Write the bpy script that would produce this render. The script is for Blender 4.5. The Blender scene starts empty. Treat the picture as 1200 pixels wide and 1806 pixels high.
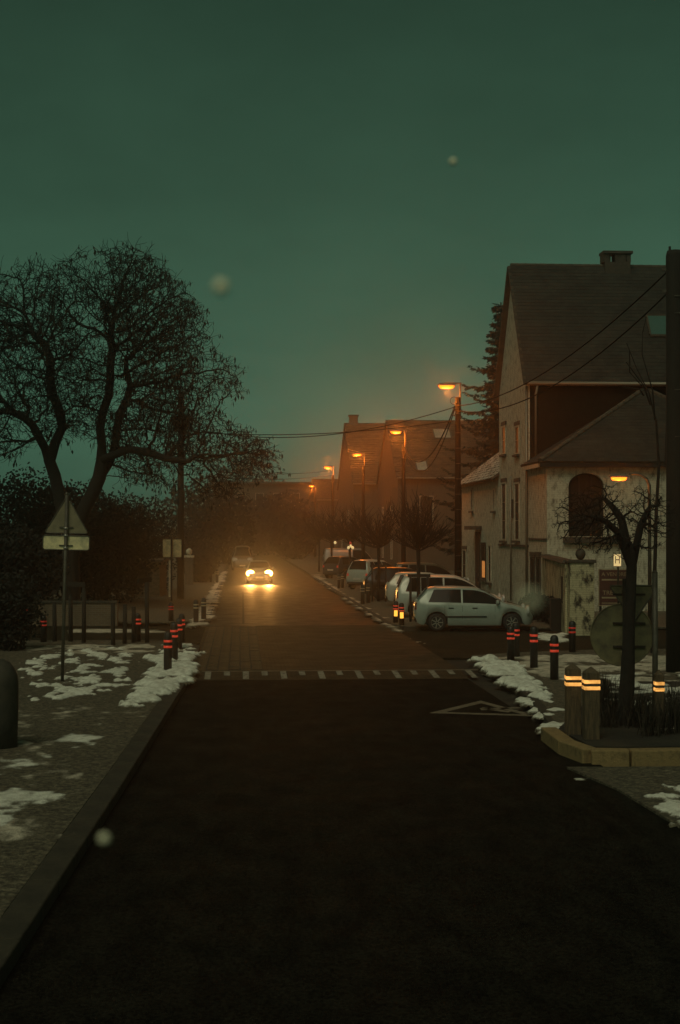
import bpy, math, random
import numpy as np
from mathutils import Vector, Matrix, noise as mnoise
R = math.radians
random.seed(7); rng = np.random.default_rng(7)
scn = bpy.context.scene
COL = scn.collection

# ------------------------------------------------------------------ camera
FPX, CX, CY, HOR, VPX, CAMZ = 2600.0, 600.0, 903.0, 938.0, 424.0, 3.4
YAW = math.atan((CX - VPX) / FPX); PIT = math.atan((HOR - CY) / FPX)
cd = bpy.data.cameras.new('camera'); cam = bpy.data.objects.new('camera', cd); COL.objects.link(cam)
cam.location = (0, 0, CAMZ); cam.rotation_euler = (math.pi / 2 + PIT, 0, -YAW)
cd.sensor_fit = 'VERTICAL'; cd.sensor_height = 24.0; cd.lens = FPX / 1806 * 24.0
cd.clip_start = 0.1; cd.clip_end = 2000
cd.dof.use_dof = True; cd.dof.focus_distance = 55; cd.dof.aperture_fstop = 3.0
scn.camera = cam

# ------------------------------------------------------------------ sky, sun, exposure
SUN_EL, SUN_AZ = 50.0, 205.0       # azimuth measured clockwise from +Y: the light comes from behind the camera
w = bpy.data.worlds.new('World'); scn.world = w; w.use_nodes = True
nt = w.node_tree; nt.nodes.clear()
o_ = nt.nodes.new('ShaderNodeOutputWorld'); bg = nt.nodes.new('ShaderNodeBackground')
sky = nt.nodes.new('ShaderNodeTexSky'); sky.sky_type = 'NISHITA'; sky.sun_disc = False
sky.sun_elevation = R(SUN_EL); sky.sun_rotation = R(SUN_AZ); sky.air_density = 1.0; sky.dust_density = 2.0; sky.ozone_density = 1.0
bw = nt.nodes.new('ShaderNodeRGBToBW'); tint = nt.nodes.new('ShaderNodeMix'); tint.data_type = 'RGBA'; tint.blend_type = 'MULTIPLY'
tint.inputs[0].default_value = 1.0; tint.inputs[7].default_value = (0.41, 1.0, 0.63, 1)
nt.links.new(sky.outputs[0], bw.inputs[0])
wtc = nt.nodes.new('ShaderNodeTexCoord'); wmp = nt.nodes.new('ShaderNodeMapping'); wmp.inputs['Scale'].default_value = (1, 1, 2.2)
wno = nt.nodes.new('ShaderNodeTexNoise'); wno.inputs['Scale'].default_value = 5.0; wno.inputs['Detail'].default_value = 12; wno.inputs['Roughness'].default_value = 0.62
wmr = nt.nodes.new('ShaderNodeMapRange'); wmr.inputs[3].default_value = 0.62; wmr.inputs[4].default_value = 1.38
wmu = nt.nodes.new('ShaderNodeMath'); wmu.operation = 'MULTIPLY'
nt.links.new(wtc.outputs['Generated'], wmp.inputs[0]); nt.links.new(wmp.outputs[0], wno.inputs['Vector']); nt.links.new(wno.outputs['Fac'], wmr.inputs[0])
wsp = nt.nodes.new('ShaderNodeSeparateXYZ'); wel = nt.nodes.new('ShaderNodeMapRange'); wel.inputs[1].default_value = 0.0; wel.inputs[2].default_value = 0.42; wel.inputs[3].default_value = 1.18; wel.inputs[4].default_value = 0.62
wm2 = nt.nodes.new('ShaderNodeMath'); wm2.operation = 'MULTIPLY'
nt.links.new(wtc.outputs['Generated'], wsp.inputs[0]); nt.links.new(wsp.outputs[2], wel.inputs[0]); nt.links.new(bw.outputs[0], wm2.inputs[0]); nt.links.new(wel.outputs[0], wm2.inputs[1])
nt.links.new(wm2.outputs[0], wmu.inputs[0]); nt.links.new(wmr.outputs[0], wmu.inputs[1]); nt.links.new(wmu.outputs[0], tint.inputs[6])
nt.links.new(tint.outputs[2], bg.inputs[0]); nt.links.new(bg.outputs[0], o_.inputs[0])
bg.inputs[1].default_value = 0.0275
sd = bpy.data.lights.new('sun', 'SUN'); sun = bpy.data.objects.new('sun', sd); COL.objects.link(sun)
sd.energy = 0.78; sd.angle = R(35); sd.color = (1.0, 0.88, 0.60)
_dir = Vector((math.sin(R(SUN_AZ)) * math.cos(R(SUN_EL)), math.cos(R(SUN_AZ)) * math.cos(R(SUN_EL)), math.sin(R(SUN_EL))))
sun.rotation_euler = _dir.to_track_quat('Z', 'Y').to_euler()
vs = scn.view_settings; vs.view_transform = 'Standard'; vs.look = 'None'; vs.exposure = 0.0; vs.gamma = 1.0
cy = scn.cycles
cy.max_bounces = 6; cy.diffuse_bounces = 3; cy.glossy_bounces = 3; cy.volume_bounces = 1; cy.transmission_bounces = 4
cy.transparent_max_bounces = 6; cy.sample_clamp_indirect = 2.0; cy.use_denoising = True
cy.caustics_reflective = False; cy.caustics_refractive = False

SN, CS = math.sin(YAW), math.cos(YAW)
def at(px, D, z=0.0):
    """a place D metres ahead, in the column px of the photograph"""
    k = (px - CX) / FPX * D
    return Vector((SN * D + CS * k, CS * D - SN * k, z))
def gp(px, py, z=0.0):
    f0 = Vector((SN, CS, 0)); rr = Vector((CS, -SN, 0)); zz = Vector((0, 0, 1))
    F = f0 * math.cos(PIT) + zz * math.sin(PIT); U = zz * math.cos(PIT) - f0 * math.sin(PIT)
    ray = F + rr * ((px - CX) / FPX) + U * ((CY - py) / FPX)
    t = (z - CAMZ) / ray.z
    return Vector((0, 0, CAMZ)) + ray * t
def zat(py, D): return CAMZ + (HOR - py) / FPX * D

# ------------------------------------------------------------------ helpers
class MB:
    def __init__(s): s.v = []; s.f = []
    def add(s, vs_, fs):
        b = len(s.v); s.v += [tuple(p) for p in vs_]; s.f += [tuple(i + b for i in q) for q in fs]; return s
    def box(s, c, size, rz=0.0, top=1.0, M=None):
        x, y, z = size[0] / 2, size[1] / 2, size[2] / 2
        pts = [Vector((sx * x * (top if sz > 0 else 1), sy * y * (top if sz > 0 else 1), sz * z)) for sz in (-1, 1) for sx, sy in ((-1, -1), (1, -1), (1, 1), (-1, 1))]
        m = M if M is not None else Matrix.Rotation(rz, 3, 'Z')
        pts = [m @ p + Vector(c) for p in pts]
        return s.add(pts, [(3, 2, 1, 0), (4, 5, 6, 7), (0, 1, 5, 4), (1, 2, 6, 5), (2, 3, 7, 6), (3, 0, 4, 7)])
    def bar(s, a, b, w_, h):
        a, b = Vector(a), Vector(b); d = (b - a); L = d.length; d.normalize()
        up = Vector((0, 0, 1)) if abs(d.z) < 0.95 else Vector((1, 0, 0))
        sd_ = d.cross(up).normalized(); up = sd_.cross(d)
        M = Matrix((sd_, d, up)).transposed()
        return s.box((a + b) / 2, (w_, L, h), M=M)
    def tube(s, pts, rad, n=6, cap=True):
        pts = [Vector(p) for p in pts]; rings = []; prev = None
        if not hasattr(rad, '__len__'): rad = [rad] * len(pts)
        vs_ = []; fs = []
        for i, p in enumerate(pts):
            d = (pts[min(i + 1, len(pts) - 1)] - pts[max(i - 1, 0)])
            if d.length < 1e-9: d = Vector((0, 0, 1))
            d.normalize()
            if prev is None:
                a = Vector((1, 0, 0)) if abs(d.x) < 0.9 else Vector((0, 1, 0)); prev = d.cross(a).normalized()
            else:
                prev = prev - d * prev.dot(d)
                if prev.length < 1e-6: prev = d.orthogonal()
                prev.normalize()
            q = d.cross(prev)
            for k in range(n):
                t = 2 * math.pi * k / n
                vs_.append(p + (prev * math.cos(t) + q * math.sin(t)) * rad[i])
        for i in range(len(pts) - 1):
            for k in range(n):
                a = i * n + k; b = i * n + (k + 1) % n
                fs.append((a, b, b + n, a + n))
        if cap:
            fs.append(tuple(range(n - 1, -1, -1))); m = (len(pts) - 1) * n; fs.append(tuple(range(m, m + n)))
        return s.add(vs_, fs)
    def lathe(s, prof, n=16, c=(0, 0, 0)):
        vs_ = []; fs = []
        for r, z in prof:
            for k in range(n):
                t = 2 * math.pi * k / n; vs_.append((c[0] + r * math.cos(t), c[1] + r * math.sin(t), c[2] + z))
        for i in range(len(prof) - 1):
            for k in range(n):
                a = i * n + k; b = i * n + (k + 1) % n; fs.append((a, b, b + n, a + n))
        fs.append(tuple(range(n - 1, -1, -1))); m = (len(prof) - 1) * n; fs.append(tuple(range(m, m + n)))
        return s.add(vs_, fs)
    def prism(s, poly, z0, z1):
        n = len(poly); vs_ = [(p[0], p[1], z0) for p in poly] + [(p[0], p[1], z1) for p in poly]
        fs = [tuple(range(n - 1, -1, -1)), tuple(range(n, 2 * n))] + [(k, (k + 1) % n, n + (k + 1) % n, n + k) for k in range(n)]
        return s.add(vs_, fs)
    def slab(s, poly3, off):
        """a planar polygon in space given thickness by the vector off"""
        n = len(poly3); off = Vector(off); P = [Vector(p) for p in poly3]
        fs = [tuple(range(n - 1, -1, -1)), tuple(range(n, 2 * n))] + [(k, (k + 1) % n, n + (k + 1) % n, n + k) for k in range(n)]
        return s.add(P + [p + off for p in P], fs)
    def mesh(s, name, mat, smooth=False):
        me = bpy.data.meshes.new(name); me.from_pydata(s.v, [], s.f)
        if mat is not None: me.materials.append(mat)
        if smooth: me.polygons.foreach_set('use_smooth', [True] * len(me.polygons))
        me.update(); return me
    def build(s, name, mat, parent=None, smooth=False, loc=None):
        return link(name, s.mesh(name, mat, smooth), parent, loc)
def link(name, data, parent=None, loc=None):
    o = bpy.data.objects.new(name, data); COL.objects.link(o)
    if parent is not None: o.parent = parent
    if loc is not None: o.location = loc
    return o
def bevel(o, w_=0.01, n=2):
    m = o.modifiers.new('bevel', 'BEVEL'); m.width = w_; m.segments = n; m.limit_method = 'ANGLE'; return o
def tag(o, label=None, cat=None, group=None, kind=None):
    if label: o['label'] = label
    if cat: o['category'] = cat
    if group: o['group'] = group
    if kind: o['kind'] = kind
    return o
def thing(name, loc, label, cat, rz=0.0, group=None):
    o = bpy.data.objects.new(name, None); COL.objects.link(o); o.location = loc; o.rotation_euler = (0, 0, rz)
    o.empty_display_size = 0.2
    return tag(o, label, cat, group)
def copy_tree(o, parent=None):
    c = o.copy(); COL.objects.link(c); c.parent = parent
    for ch in o.children: copy_tree(ch, c)
    return c

# ------------------------------------------------------------------ materials
def mat(name, col, rough=0.7, col2=None, scale=4.0, lo=0.4, hi=0.6, metal=0.0, bump=0.0, bscale=40.0, emit=None, estr=0.0, stretch=None, spec=0.5, island=0.0, detail=6.0):
    m = bpy.data.materials.new(name); m.use_nodes = True; t = m.node_tree; b = t.nodes['Principled BSDF']
    b.inputs['Roughness'].default_value = rough; b.inputs['Metallic'].default_value = metal; b.inputs['Specular IOR Level'].default_value = spec
    b.inputs['Base Color'].default_value = (*col, 1)
    tc = None
    def coord():
        nonlocal tc
        if tc is None:
            tc = t.nodes.new('ShaderNodeTexCoord')
            if stretch:
                mp = t.nodes.new('ShaderNodeMapping'); mp.inputs['Scale'].default_value = stretch
                t.links.new(tc.outputs['Object'], mp.inputs[0]); return mp.outputs[0]
        return tc.outputs['Object']
    src = None
    if col2 is not None:
        co = coord(); n = t.nodes.new('ShaderNodeTexNoise'); n.inputs['Scale'].default_value = scale; n.inputs['Detail'].default_value = detail; n.inputs['Roughness'].default_value = 0.65
        t.links.new(co, n.inputs['Vector'])
        r = t.nodes.new('ShaderNodeValToRGB'); r.color_ramp.elements[0].position = lo; r.color_ramp.elements[1].position = hi
        r.color_ramp.elements[0].color = (*col, 1); r.color_ramp.elements[1].color = (*col2, 1)
        t.links.new(n.outputs['Fac'], r.inputs[0]); src = r.outputs[0]
    if island > 0:
        g = t.nodes.new('ShaderNodeNewGeometry'); mr = t.nodes.new('ShaderNodeMapRange')
        mr.inputs[3].default_value = 1 - island; mr.inputs[4].default_value = 1 + island
        t.links.new(g.outputs['Random Per Island'], mr.inputs[0])
        hv = t.nodes.new('ShaderNodeHueSaturation')
        if src is not None: t.links.new(src, hv.inputs['Color'])
        else: hv.inputs['Color'].default_value = (*col, 1)
        t.links.new(mr.outputs[0], hv.inputs['Value']); src = hv.outputs[0]
    if src is not None: t.links.new(src, b.inputs['Base Color'])
    if bump > 0:
        n2 = t.nodes.new('ShaderNodeTexNoise'); n2.inputs['Scale'].default_value = bscale; n2.inputs['Detail'].default_value = 5
        c2 = t.nodes.new('ShaderNodeTexCoord'); t.links.new(c2.outputs['Object'], n2.inputs['Vector'])
        bp = t.nodes.new('ShaderNodeBump'); bp.inputs['Strength'].default_value = bump; bp.inputs['Distance'].default_value = 0.03
        t.links.new(n2.outputs['Fac'], bp.inputs['Height']); t.links.new(bp.outputs[0], b.inputs['Normal'])
    if emit is not None:
        b.inputs['Emission Color'].default_value = (*emit, 1); b.inputs['Emission Strength'].default_value = estr
    return m
def wet_road(name, c1, c2, r0, r1, bump, bscale, bricks=None, spec=0.22):
    m = mat(name, c1, 0.4, c2, 3.0 if bricks is None else 0.7, 0.35, 0.7, stretch=(1.0, 0.35, 1) if bricks is None else None, bump=bump, bscale=bscale, spec=spec); t = m.node_tree; b = t.nodes['Principled BSDF']
    tc = t.nodes.new('ShaderNodeTexCoord'); n = t.nodes.new('ShaderNodeTexNoise'); n.inputs['Scale'].default_value = 1.3; n.inputs['Detail'].default_value = 8
    t.links.new(tc.outputs['Object'], n.inputs['Vector'])
    mr = t.nodes.new('ShaderNodeMapRange'); mr.inputs[1].default_value = 0.35; mr.inputs[2].default_value = 0.65; mr.inputs[3].default_value = r0; mr.inputs[4].default_value = r1
    t.links.new(n.outputs['Fac'], mr.inputs[0]); t.links.new(mr.outputs[0], b.inputs['Roughness'])
    if bricks:
        br = t.nodes.new('ShaderNodeTexBrick'); br.inputs['Scale'].default_value = 1.0; br.inputs['Brick Width'].default_value = bricks[0]; br.inputs['Row Height'].default_value = bricks[1]
        br.inputs['Mortar Size'].default_value = 0.02; br.inputs['Color1'].default_value = (*c1, 1); br.inputs['Color2'].default_value = (*c2, 1); br.inputs['Mortar'].default_value = (0.012, 0.011, 0.009, 1)
        t.links.new(tc.outputs['Object'], br.inputs['Vector'])
        old = b.inputs['Base Color'].links[0].from_socket
        mx = t.nodes.new('ShaderNodeMix'); mx.data_type = 'RGBA'; mx.inputs[0].default_value = 0.6
        t.links.new(old, mx.inputs[6]); t.links.new(br.outputs['Color'], mx.inputs[7]); t.links.new(mx.outputs[2], b.inputs['Base Color'])
        bp = t.nodes.new('ShaderNodeBump'); bp.inputs['Strength'].default_value = 0.5; bp.inputs['Distance'].default_value = 0.01; bp.invert = True
        t.links.new(br.outputs['Fac'], bp.inputs['Height'])
        nb = b.inputs['Normal'].links[0].from_socket
        t.links.new(nb, bp.inputs['Normal']); t.links.new(bp.outputs[0], b.inputs['Normal'])
    return m
def brick_wall(name, c1, c2, mortar, stain, nscale=1.1, zs=0.35, lo=0.5, hi=0.72):
    m = mat(name, c1, 0.85); t = m.node_tree; b = t.nodes['Principled BSDF']
    tc = t.nodes.new('ShaderNodeTexCoord'); sp = t.nodes.new('ShaderNodeSeparateXYZ'); t.links.new(tc.outputs['Object'], sp.inputs[0])
    ad = t.nodes.new('ShaderNodeMath'); ad.operation = 'ADD'; t.links.new(sp.outputs[0], ad.inputs[0]); t.links.new(sp.outputs[1], ad.inputs[1])
    cb = t.nodes.new('ShaderNodeCombineXYZ'); t.links.new(ad.outputs[0], cb.inputs[0]); t.links.new(sp.outputs[2], cb.inputs[1])
    br = t.nodes.new('ShaderNodeTexBrick'); br.inputs['Scale'].default_value = 1.0; br.inputs['Brick Width'].default_value = 0.22; br.inputs['Row Height'].default_value = 0.075
    br.inputs['Mortar Size'].default_value = 0.008; br.inputs['Color1'].default_value = (*c1, 1); br.inputs['Color2'].default_value = (*c2, 1); br.inputs['Mortar'].default_value = (*mortar, 1)
    t.links.new(cb.outputs[0], br.inputs['Vector'])
    mp = t.nodes.new('ShaderNodeMapping'); mp.inputs['Scale'].default_value = (1.6, 1.6, zs); t.links.new(tc.outputs['Object'], mp.inputs[0])
    n = t.nodes.new('ShaderNodeTexNoise'); n.inputs['Scale'].default_value = nscale; n.inputs['Detail'].default_value = 9; n.inputs['Roughness'].default_value = 0.7; t.links.new(mp.outputs[0], n.inputs['Vector'])
    r = t.nodes.new('ShaderNodeValToRGB'); r.color_ramp.elements[0].position = lo; r.color_ramp.elements[1].position = hi; t.links.new(n.outputs['Fac'], r.inputs[0])
    mx = t.nodes.new('ShaderNodeMix'); mx.data_type = 'RGBA'; t.links.new(r.outputs[0], mx.inputs[0]); t.links.new(br.outputs['Color'], mx.inputs[6]); mx.inputs[7].default_value = (*stain, 1)
    t.links.new(mx.outputs[2], b.inputs['Base Color'])
    bp = t.nodes.new('ShaderNodeBump'); bp.inputs['Strength'].default_value = 0.6; bp.inputs['Distance'].default_value = 0.012; bp.invert = True
    t.links.new(br.outputs['Fac'], bp.inputs['Height']); t.links.new(bp.outputs[0], b.inputs['Normal'])
    return m

M = {}
M['soil'] = mat('soil', (0.013, 0.011, 0.007), 0.95, (0.03, 0.024, 0.014), 1.5, bump=0.6, bscale=12)
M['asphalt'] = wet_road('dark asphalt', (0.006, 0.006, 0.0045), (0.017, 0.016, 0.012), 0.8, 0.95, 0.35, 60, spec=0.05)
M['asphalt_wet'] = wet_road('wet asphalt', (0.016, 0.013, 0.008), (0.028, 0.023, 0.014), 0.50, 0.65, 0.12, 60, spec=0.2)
M['asphalt_side'] = wet_road('side street asphalt', (0.018, 0.015, 0.009), (0.03, 0.025, 0.015), 0.8, 0.95, 0.3, 60, spec=0.08)
M['setts'] = wet_road('wet clay pavers', (0.042, 0.031, 0.018), (0.07, 0.052, 0.030), 0.65, 0.85, 0.3, 50, (0.22, 0.11), spec=0.12)
M['sett'] = mat('clay sett', (0.055, 0.042, 0.026), 0.75, (0.085, 0.062, 0.036), 6, spec=0.12, bump=0.3, bscale=50, island=0.3)
M['joint'] = mat('dark joint sand', (0.012, 0.011, 0.008), 0.9)
M['gravel'] = mat('gritty frozen footway', (0.055, 0.043, 0.026), 0.95, (0.17, 0.145, 0.095), 9.0, 0.40, 0.72, bump=0.9, bscale=45, detail=9)
M['kerb'] = mat('dirty concrete kerb', (0.022, 0.018, 0.011), 0.9, (0.042, 0.034, 0.021), 5, bump=0.3)
M['kerb_pale'] = mat('yellowed concrete kerb', (0.24, 0.165, 0.07), 0.85, (0.08, 0.055, 0.028), 7, 0.5, 0.75, bump=0.4)
M['snow'] = mat('old snow', (0.78, 0.77, 0.68), 0.8, (0.30, 0.27, 0.20), 5.5, 0.46, 0.82, bump=1.0, bscale=34, detail=9)
M['flake'] = mat('fresh snowflake', (0.97, 0.92, 0.68), 0.6, (0.9, 0.85, 0.6), 300)
M['dirty_snow'] = mat('trodden snow', (0.62, 0.55, 0.44), 0.85, (0.18, 0.15, 0.10), 5.0, 0.42, 0.72, bump=1.0, bscale=34, detail=9)
M['paint'] = mat('worn road paint', (0.26, 0.24, 0.19), 0.8, (0.06, 0.05, 0.035), 9, 0.42, 0.68)
M['paint_worn'] = mat('dull worn road paint', (0.17, 0.14, 0.095), 0.8, (0.05, 0.042, 0.028), 7, 0.42, 0.72)
M['black_post'] = mat('black plastic', (0.012, 0.011, 0.010), 0.5, (0.025, 0.022, 0.018), 9)
M['wood_post'] = mat('weathered square timber', (0.11, 0.075, 0.038), 0.8, (0.05, 0.036, 0.02), 8, stretch=(6, 6, 0.6), bump=0.3)
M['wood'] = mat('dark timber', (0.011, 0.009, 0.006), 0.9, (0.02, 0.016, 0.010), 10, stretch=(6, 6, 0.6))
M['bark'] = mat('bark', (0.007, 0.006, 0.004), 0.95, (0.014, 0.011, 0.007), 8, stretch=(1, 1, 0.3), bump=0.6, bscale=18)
M['twig'] = mat('twig', (0.009, 0.0075, 0.005), 0.95)
M['dead_leaf'] = mat('dead hanging leaf', (0.030, 0.021, 0.010), 0.9)
M['leaf'] = mat('dark evergreen leaf', (0.007, 0.007, 0.004), 0.9, island=0.4)
M['needle'] = mat('spruce needles', (0.008, 0.012, 0.007), 0.9, island=0.4)
M['dry'] = mat('dry stalks', (0.024, 0.019, 0.011), 0.9, island=0.5)
M['galv'] = mat('dull galvanised steel', (0.10, 0.09, 0.07), 0.6, (0.06, 0.055, 0.04), 5, metal=0.3)
M['sign_back'] = mat('sign back aluminium', (0.80, 0.68, 0.38), 0.55, (0.36, 0.32, 0.2), 4, 0.4, 0.7)
M['sign_tri'] = mat('dull sign back', (0.22, 0.185, 0.11), 0.6, (0.16, 0.135, 0.08), 4)
M['sign_back_dark'] = mat('dirty sign back', (0.14, 0.125, 0.06), 0.7, (0.06, 0.05, 0.03), 5, 0.4, 0.7)
M['sign_face'] = mat('white sign face', (0.6, 0.6, 0.58), 0.5)
M['pole'] = mat('weathered timber pole', (0.007, 0.006, 0.005), 0.95, (0.014, 0.012, 0.009), 6, bump=0.3, spec=0.1)
M['wire'] = mat('black cable', (0.012, 0.011, 0.009), 0.9, spec=0.1)
M['lamp_metal'] = mat('lamp housing', (0.10, 0.09, 0.07), 0.5)
M['sodium'] = mat('lit sodium lens', (0.25, 0.05, 0.01), 0.5, emit=(1.0, 0.135, 0.008), estr=5.2)
M['red_band'] = mat('red reflector with painted glow', (0.5, 0.03, 0.02), 0.4, emit=(1.0, 0.085, 0.035), estr=0.28)  # passive band; emission stands in for light thrown back at the camera
M['red_band_dim'] = mat('red reflector with dim painted glow', (0.35, 0.02, 0.015), 0.4, emit=(1.0, 0.06, 0.03), estr=0.12)  # no lamp here: weak emission imitates a returned gleam
M['amber_band'] = mat('amber reflector with painted glow', (0.7, 0.3, 0.05), 0.4, emit=(1.0, 0.46, 0.11), estr=0.95)  # retroreflector, its gleam added as emission
M['amber_lamp'] = mat('lit amber lamp', (0.9, 0.5, 0.1), 0.4, emit=(1.0, 0.42, 0.05), estr=1.6)
M['pale_band'] = mat('pale band', (0.35, 0.32, 0.22), 0.5)
M['white_brick'] = brick_wall('white painted brick', (0.52, 0.52, 0.41), (0.47, 0.46, 0.36), (0.36, 0.35, 0.26), (0.13, 0.115, 0.08), 3.4, 0.8, 0.48, 0.66)
M['old_brick'] = brick_wall('flaking whitewashed brick', (0.50, 0.43, 0.27), (0.46, 0.39, 0.24), (0.36, 0.30, 0.18), (0.03, 0.024, 0.014), 2.0, 0.9, 0.49, 0.60)
M['red_brick'] = brick_wall('brown brick', (0.16, 0.10, 0.06), (0.12, 0.075, 0.045), (0.16, 0.14, 0.10), (0.07, 0.05, 0.03))
M['far_brick'] = brick_wall('grey brick', (0.085, 0.066, 0.042), (0.07, 0.053, 0.034), (0.10, 0.08, 0.055), (0.045, 0.034, 0.022))
M['dark_board'] = mat('dark slate cladding', (0.009, 0.008, 0.006), 0.95, (0.017, 0.014, 0.010), 3, spec=0.1)
M['tile'] = mat('dull clay tile', (0.017, 0.017, 0.013), 0.9, (0.031, 0.030, 0.023), 1.2, island=0.25)
M['tile_far'] = mat('brown clay tile', (0.055, 0.040, 0.024), 0.9, (0.085, 0.060, 0.036), 1.2, island=0.3)
M['tile_snow'] = mat('snow dusted tile', (0.10, 0.09, 0.06), 0.85, (0.62, 0.62, 0.55), 3.2, 0.44, 0.6, stretch=(1, 1.2, 1), island=0.15)
M['ridge'] = mat('ridge tile', (0.05, 0.04, 0.028), 0.9, (0.08, 0.065, 0.045), 4)
M['trim'] = mat('dull white trim', (0.45, 0.42, 0.32), 0.7, (0.3, 0.27, 0.2), 6)
M['gutter'] = mat('zinc gutter', (0.20, 0.19, 0.15), 0.5, metal=0.5)
M['stone'] = mat('dark bluestone', (0.035, 0.031, 0.023), 0.8, (0.06, 0.05, 0.035), 6)
M['glass'] = mat('dark glass', (0.006, 0.007, 0.006), 0.12, spec=0.16)
M['house_glass'] = mat('old dull glass', (0.010, 0.010, 0.008), 0.5, spec=0.12)
M['skyglass'] = mat('roof window glass', (0.75, 0.80, 0.74), 0.12, metal=1.0)
M['shed'] = mat('weathered boards', (0.10, 0.085, 0.055), 0.9, (0.06, 0.05, 0.03), 6)
M['painted_sheen'] = mat('frosted roof window', (0.34, 0.33, 0.26), 0.6, (0.26, 0.25, 0.2), 3)  # pale diffuse base paints in the bright reflection on the glass
M['frame'] = mat('window frame', (0.30, 0.27, 0.20), 0.6)
M['lit_pane'] = mat('warm lit pane', (0.8, 0.4, 0.15), 0.4, (0.5, 0.2, 0.05), 3, emit=(1.0, 0.36, 0.08), estr=0.38)
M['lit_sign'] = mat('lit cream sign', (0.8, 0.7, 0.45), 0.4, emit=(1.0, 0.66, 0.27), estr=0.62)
M['black_ink'] = mat('black lettering', (0.02, 0.018, 0.012), 0.6)
M['board_red'] = mat('dark red sign board', (0.085, 0.020, 0.012), 0.6, (0.06, 0.016, 0.01), 3)
M['board_text'] = mat('faded cream lettering', (0.30, 0.22, 0.13), 0.6)
M['tyre'] = mat('tyre rubber', (0.012, 0.011, 0.010), 0.8)
M['rim'] = mat('alloy rim', (0.35, 0.34, 0.30), 0.4, metal=0.7)
M['car_trim'] = mat('car trim', (0.012, 0.012, 0.011), 0.5)
M['tail'] = mat('tail lamp glass', (0.16, 0.03, 0.02), 0.25)
M['tail_lit'] = mat('lit tail lamp', (0.5, 0.03, 0.02), 0.3, emit=(1.0, 0.12, 0.05), estr=0.16)
M['clear_lamp'] = mat('headlamp glass', (0.4, 0.4, 0.38), 0.2)
M['head_lit'] = mat('lit headlamp', (1, 0.9, 0.6), 0.3, emit=(1.0, 0.52, 0.11), estr=26.0)
M['plate'] = mat('number plate', (0.45, 0.43, 0.36), 0.5)
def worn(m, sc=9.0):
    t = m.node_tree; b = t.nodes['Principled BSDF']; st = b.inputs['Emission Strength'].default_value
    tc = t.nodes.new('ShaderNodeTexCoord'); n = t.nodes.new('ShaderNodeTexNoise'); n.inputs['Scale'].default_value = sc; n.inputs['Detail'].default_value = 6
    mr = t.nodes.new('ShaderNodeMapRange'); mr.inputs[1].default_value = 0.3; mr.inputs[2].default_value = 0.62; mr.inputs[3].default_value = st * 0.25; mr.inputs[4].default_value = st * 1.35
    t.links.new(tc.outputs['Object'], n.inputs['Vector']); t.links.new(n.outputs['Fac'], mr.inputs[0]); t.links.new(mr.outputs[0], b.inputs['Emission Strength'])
for k_ in ('red_band', 'red_band_dim', 'amber_band'): worn(M[k_])  # patchy grime varies the added glow of the bands
for k_ in ('snow', 'dirty_snow'):      # thin snow is slush: the grit below shows through it
    t = M[k_].node_tree; b = t.nodes['Principled BSDF']; old = b.inputs['Base Color'].links[0].from_socket
    an = t.nodes.new('ShaderNodeAttribute'); an.attribute_name = 'thickness'; tc = t.nodes.new('ShaderNodeTexCoord'); n = t.nodes.new('ShaderNodeTexNoise'); n.inputs['Scale'].default_value = 38; n.inputs['Detail'].default_value = 4
    t.links.new(tc.outputs['Object'], n.inputs['Vector']); ad = t.nodes.new('ShaderNodeMath'); ad.operation = 'ADD'; t.links.new(an.outputs['Fac'], ad.inputs[0]); t.links.new(n.outputs['Fac'], ad.inputs[1])
    mr = t.nodes.new('ShaderNodeMapRange'); mr.inputs[1].default_value = 0.62; mr.inputs[2].default_value = 1.15; t.links.new(ad.outputs[0], mr.inputs[0])
    mx = t.nodes.new('ShaderNodeMix'); mx.data_type = 'RGBA'; mx.inputs[6].default_value = (0.10, 0.085, 0.055, 1); t.links.new(mr.outputs[0], mx.inputs[0]); t.links.new(old, mx.inputs[7]); t.links.new(mx.outputs[2], b.inputs['Base Color'])
for k_, sc_ in (('asphalt', 42), ('gravel', 30), ('asphalt_side', 42)):      # stone aggregate
    t = M[k_].node_tree; b = t.nodes['Principled BSDF']; old = b.inputs['Base Color'].links[0].from_socket
    tc = t.nodes.new('ShaderNodeTexCoord'); n = t.nodes.new('ShaderNodeTexVoronoi'); n.inputs['Scale'].default_value = sc_; t.links.new(tc.outputs['Object'], n.inputs['Vector'])
    sp = t.nodes.new('ShaderNodeSeparateColor'); t.links.new(n.outputs['Color'], sp.inputs[0]); mr = t.nodes.new('ShaderNodeMapRange'); mr.inputs[3].default_value = 0.35; mr.inputs[4].default_value = 1.6; t.links.new(sp.outputs[0], mr.inputs[0])
    hv = t.nodes.new('ShaderNodeHueSaturation'); t.links.new(old, hv.inputs['Color']); t.links.new(mr.outputs[0], hv.inputs['Value']); t.links.new(hv.outputs[0], b.inputs['Base Color'])
def paint(name, c, rough=0.32):
    return mat(name, c, rough, tuple(x * 0.75 for x in c), 1.5, 0.45, 0.8, metal=0.15)
M['silver'] = paint('silver paint', (0.34, 0.37, 0.32)); M['white_car'] = paint('white paint', (0.52, 0.52, 0.46)); M['white2'] = paint('cream white paint', (0.45, 0.45, 0.38))
M['black_car'] = paint('black paint', (0.012, 0.012, 0.012)); M['grey_car'] = paint('grey paint', (0.17, 0.17, 0.15)); M['navy_car'] = paint('dark blue paint', (0.02, 0.024, 0.03)); M['brown_car'] = paint('bronze paint', (0.10, 0.08, 0.05))

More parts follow.
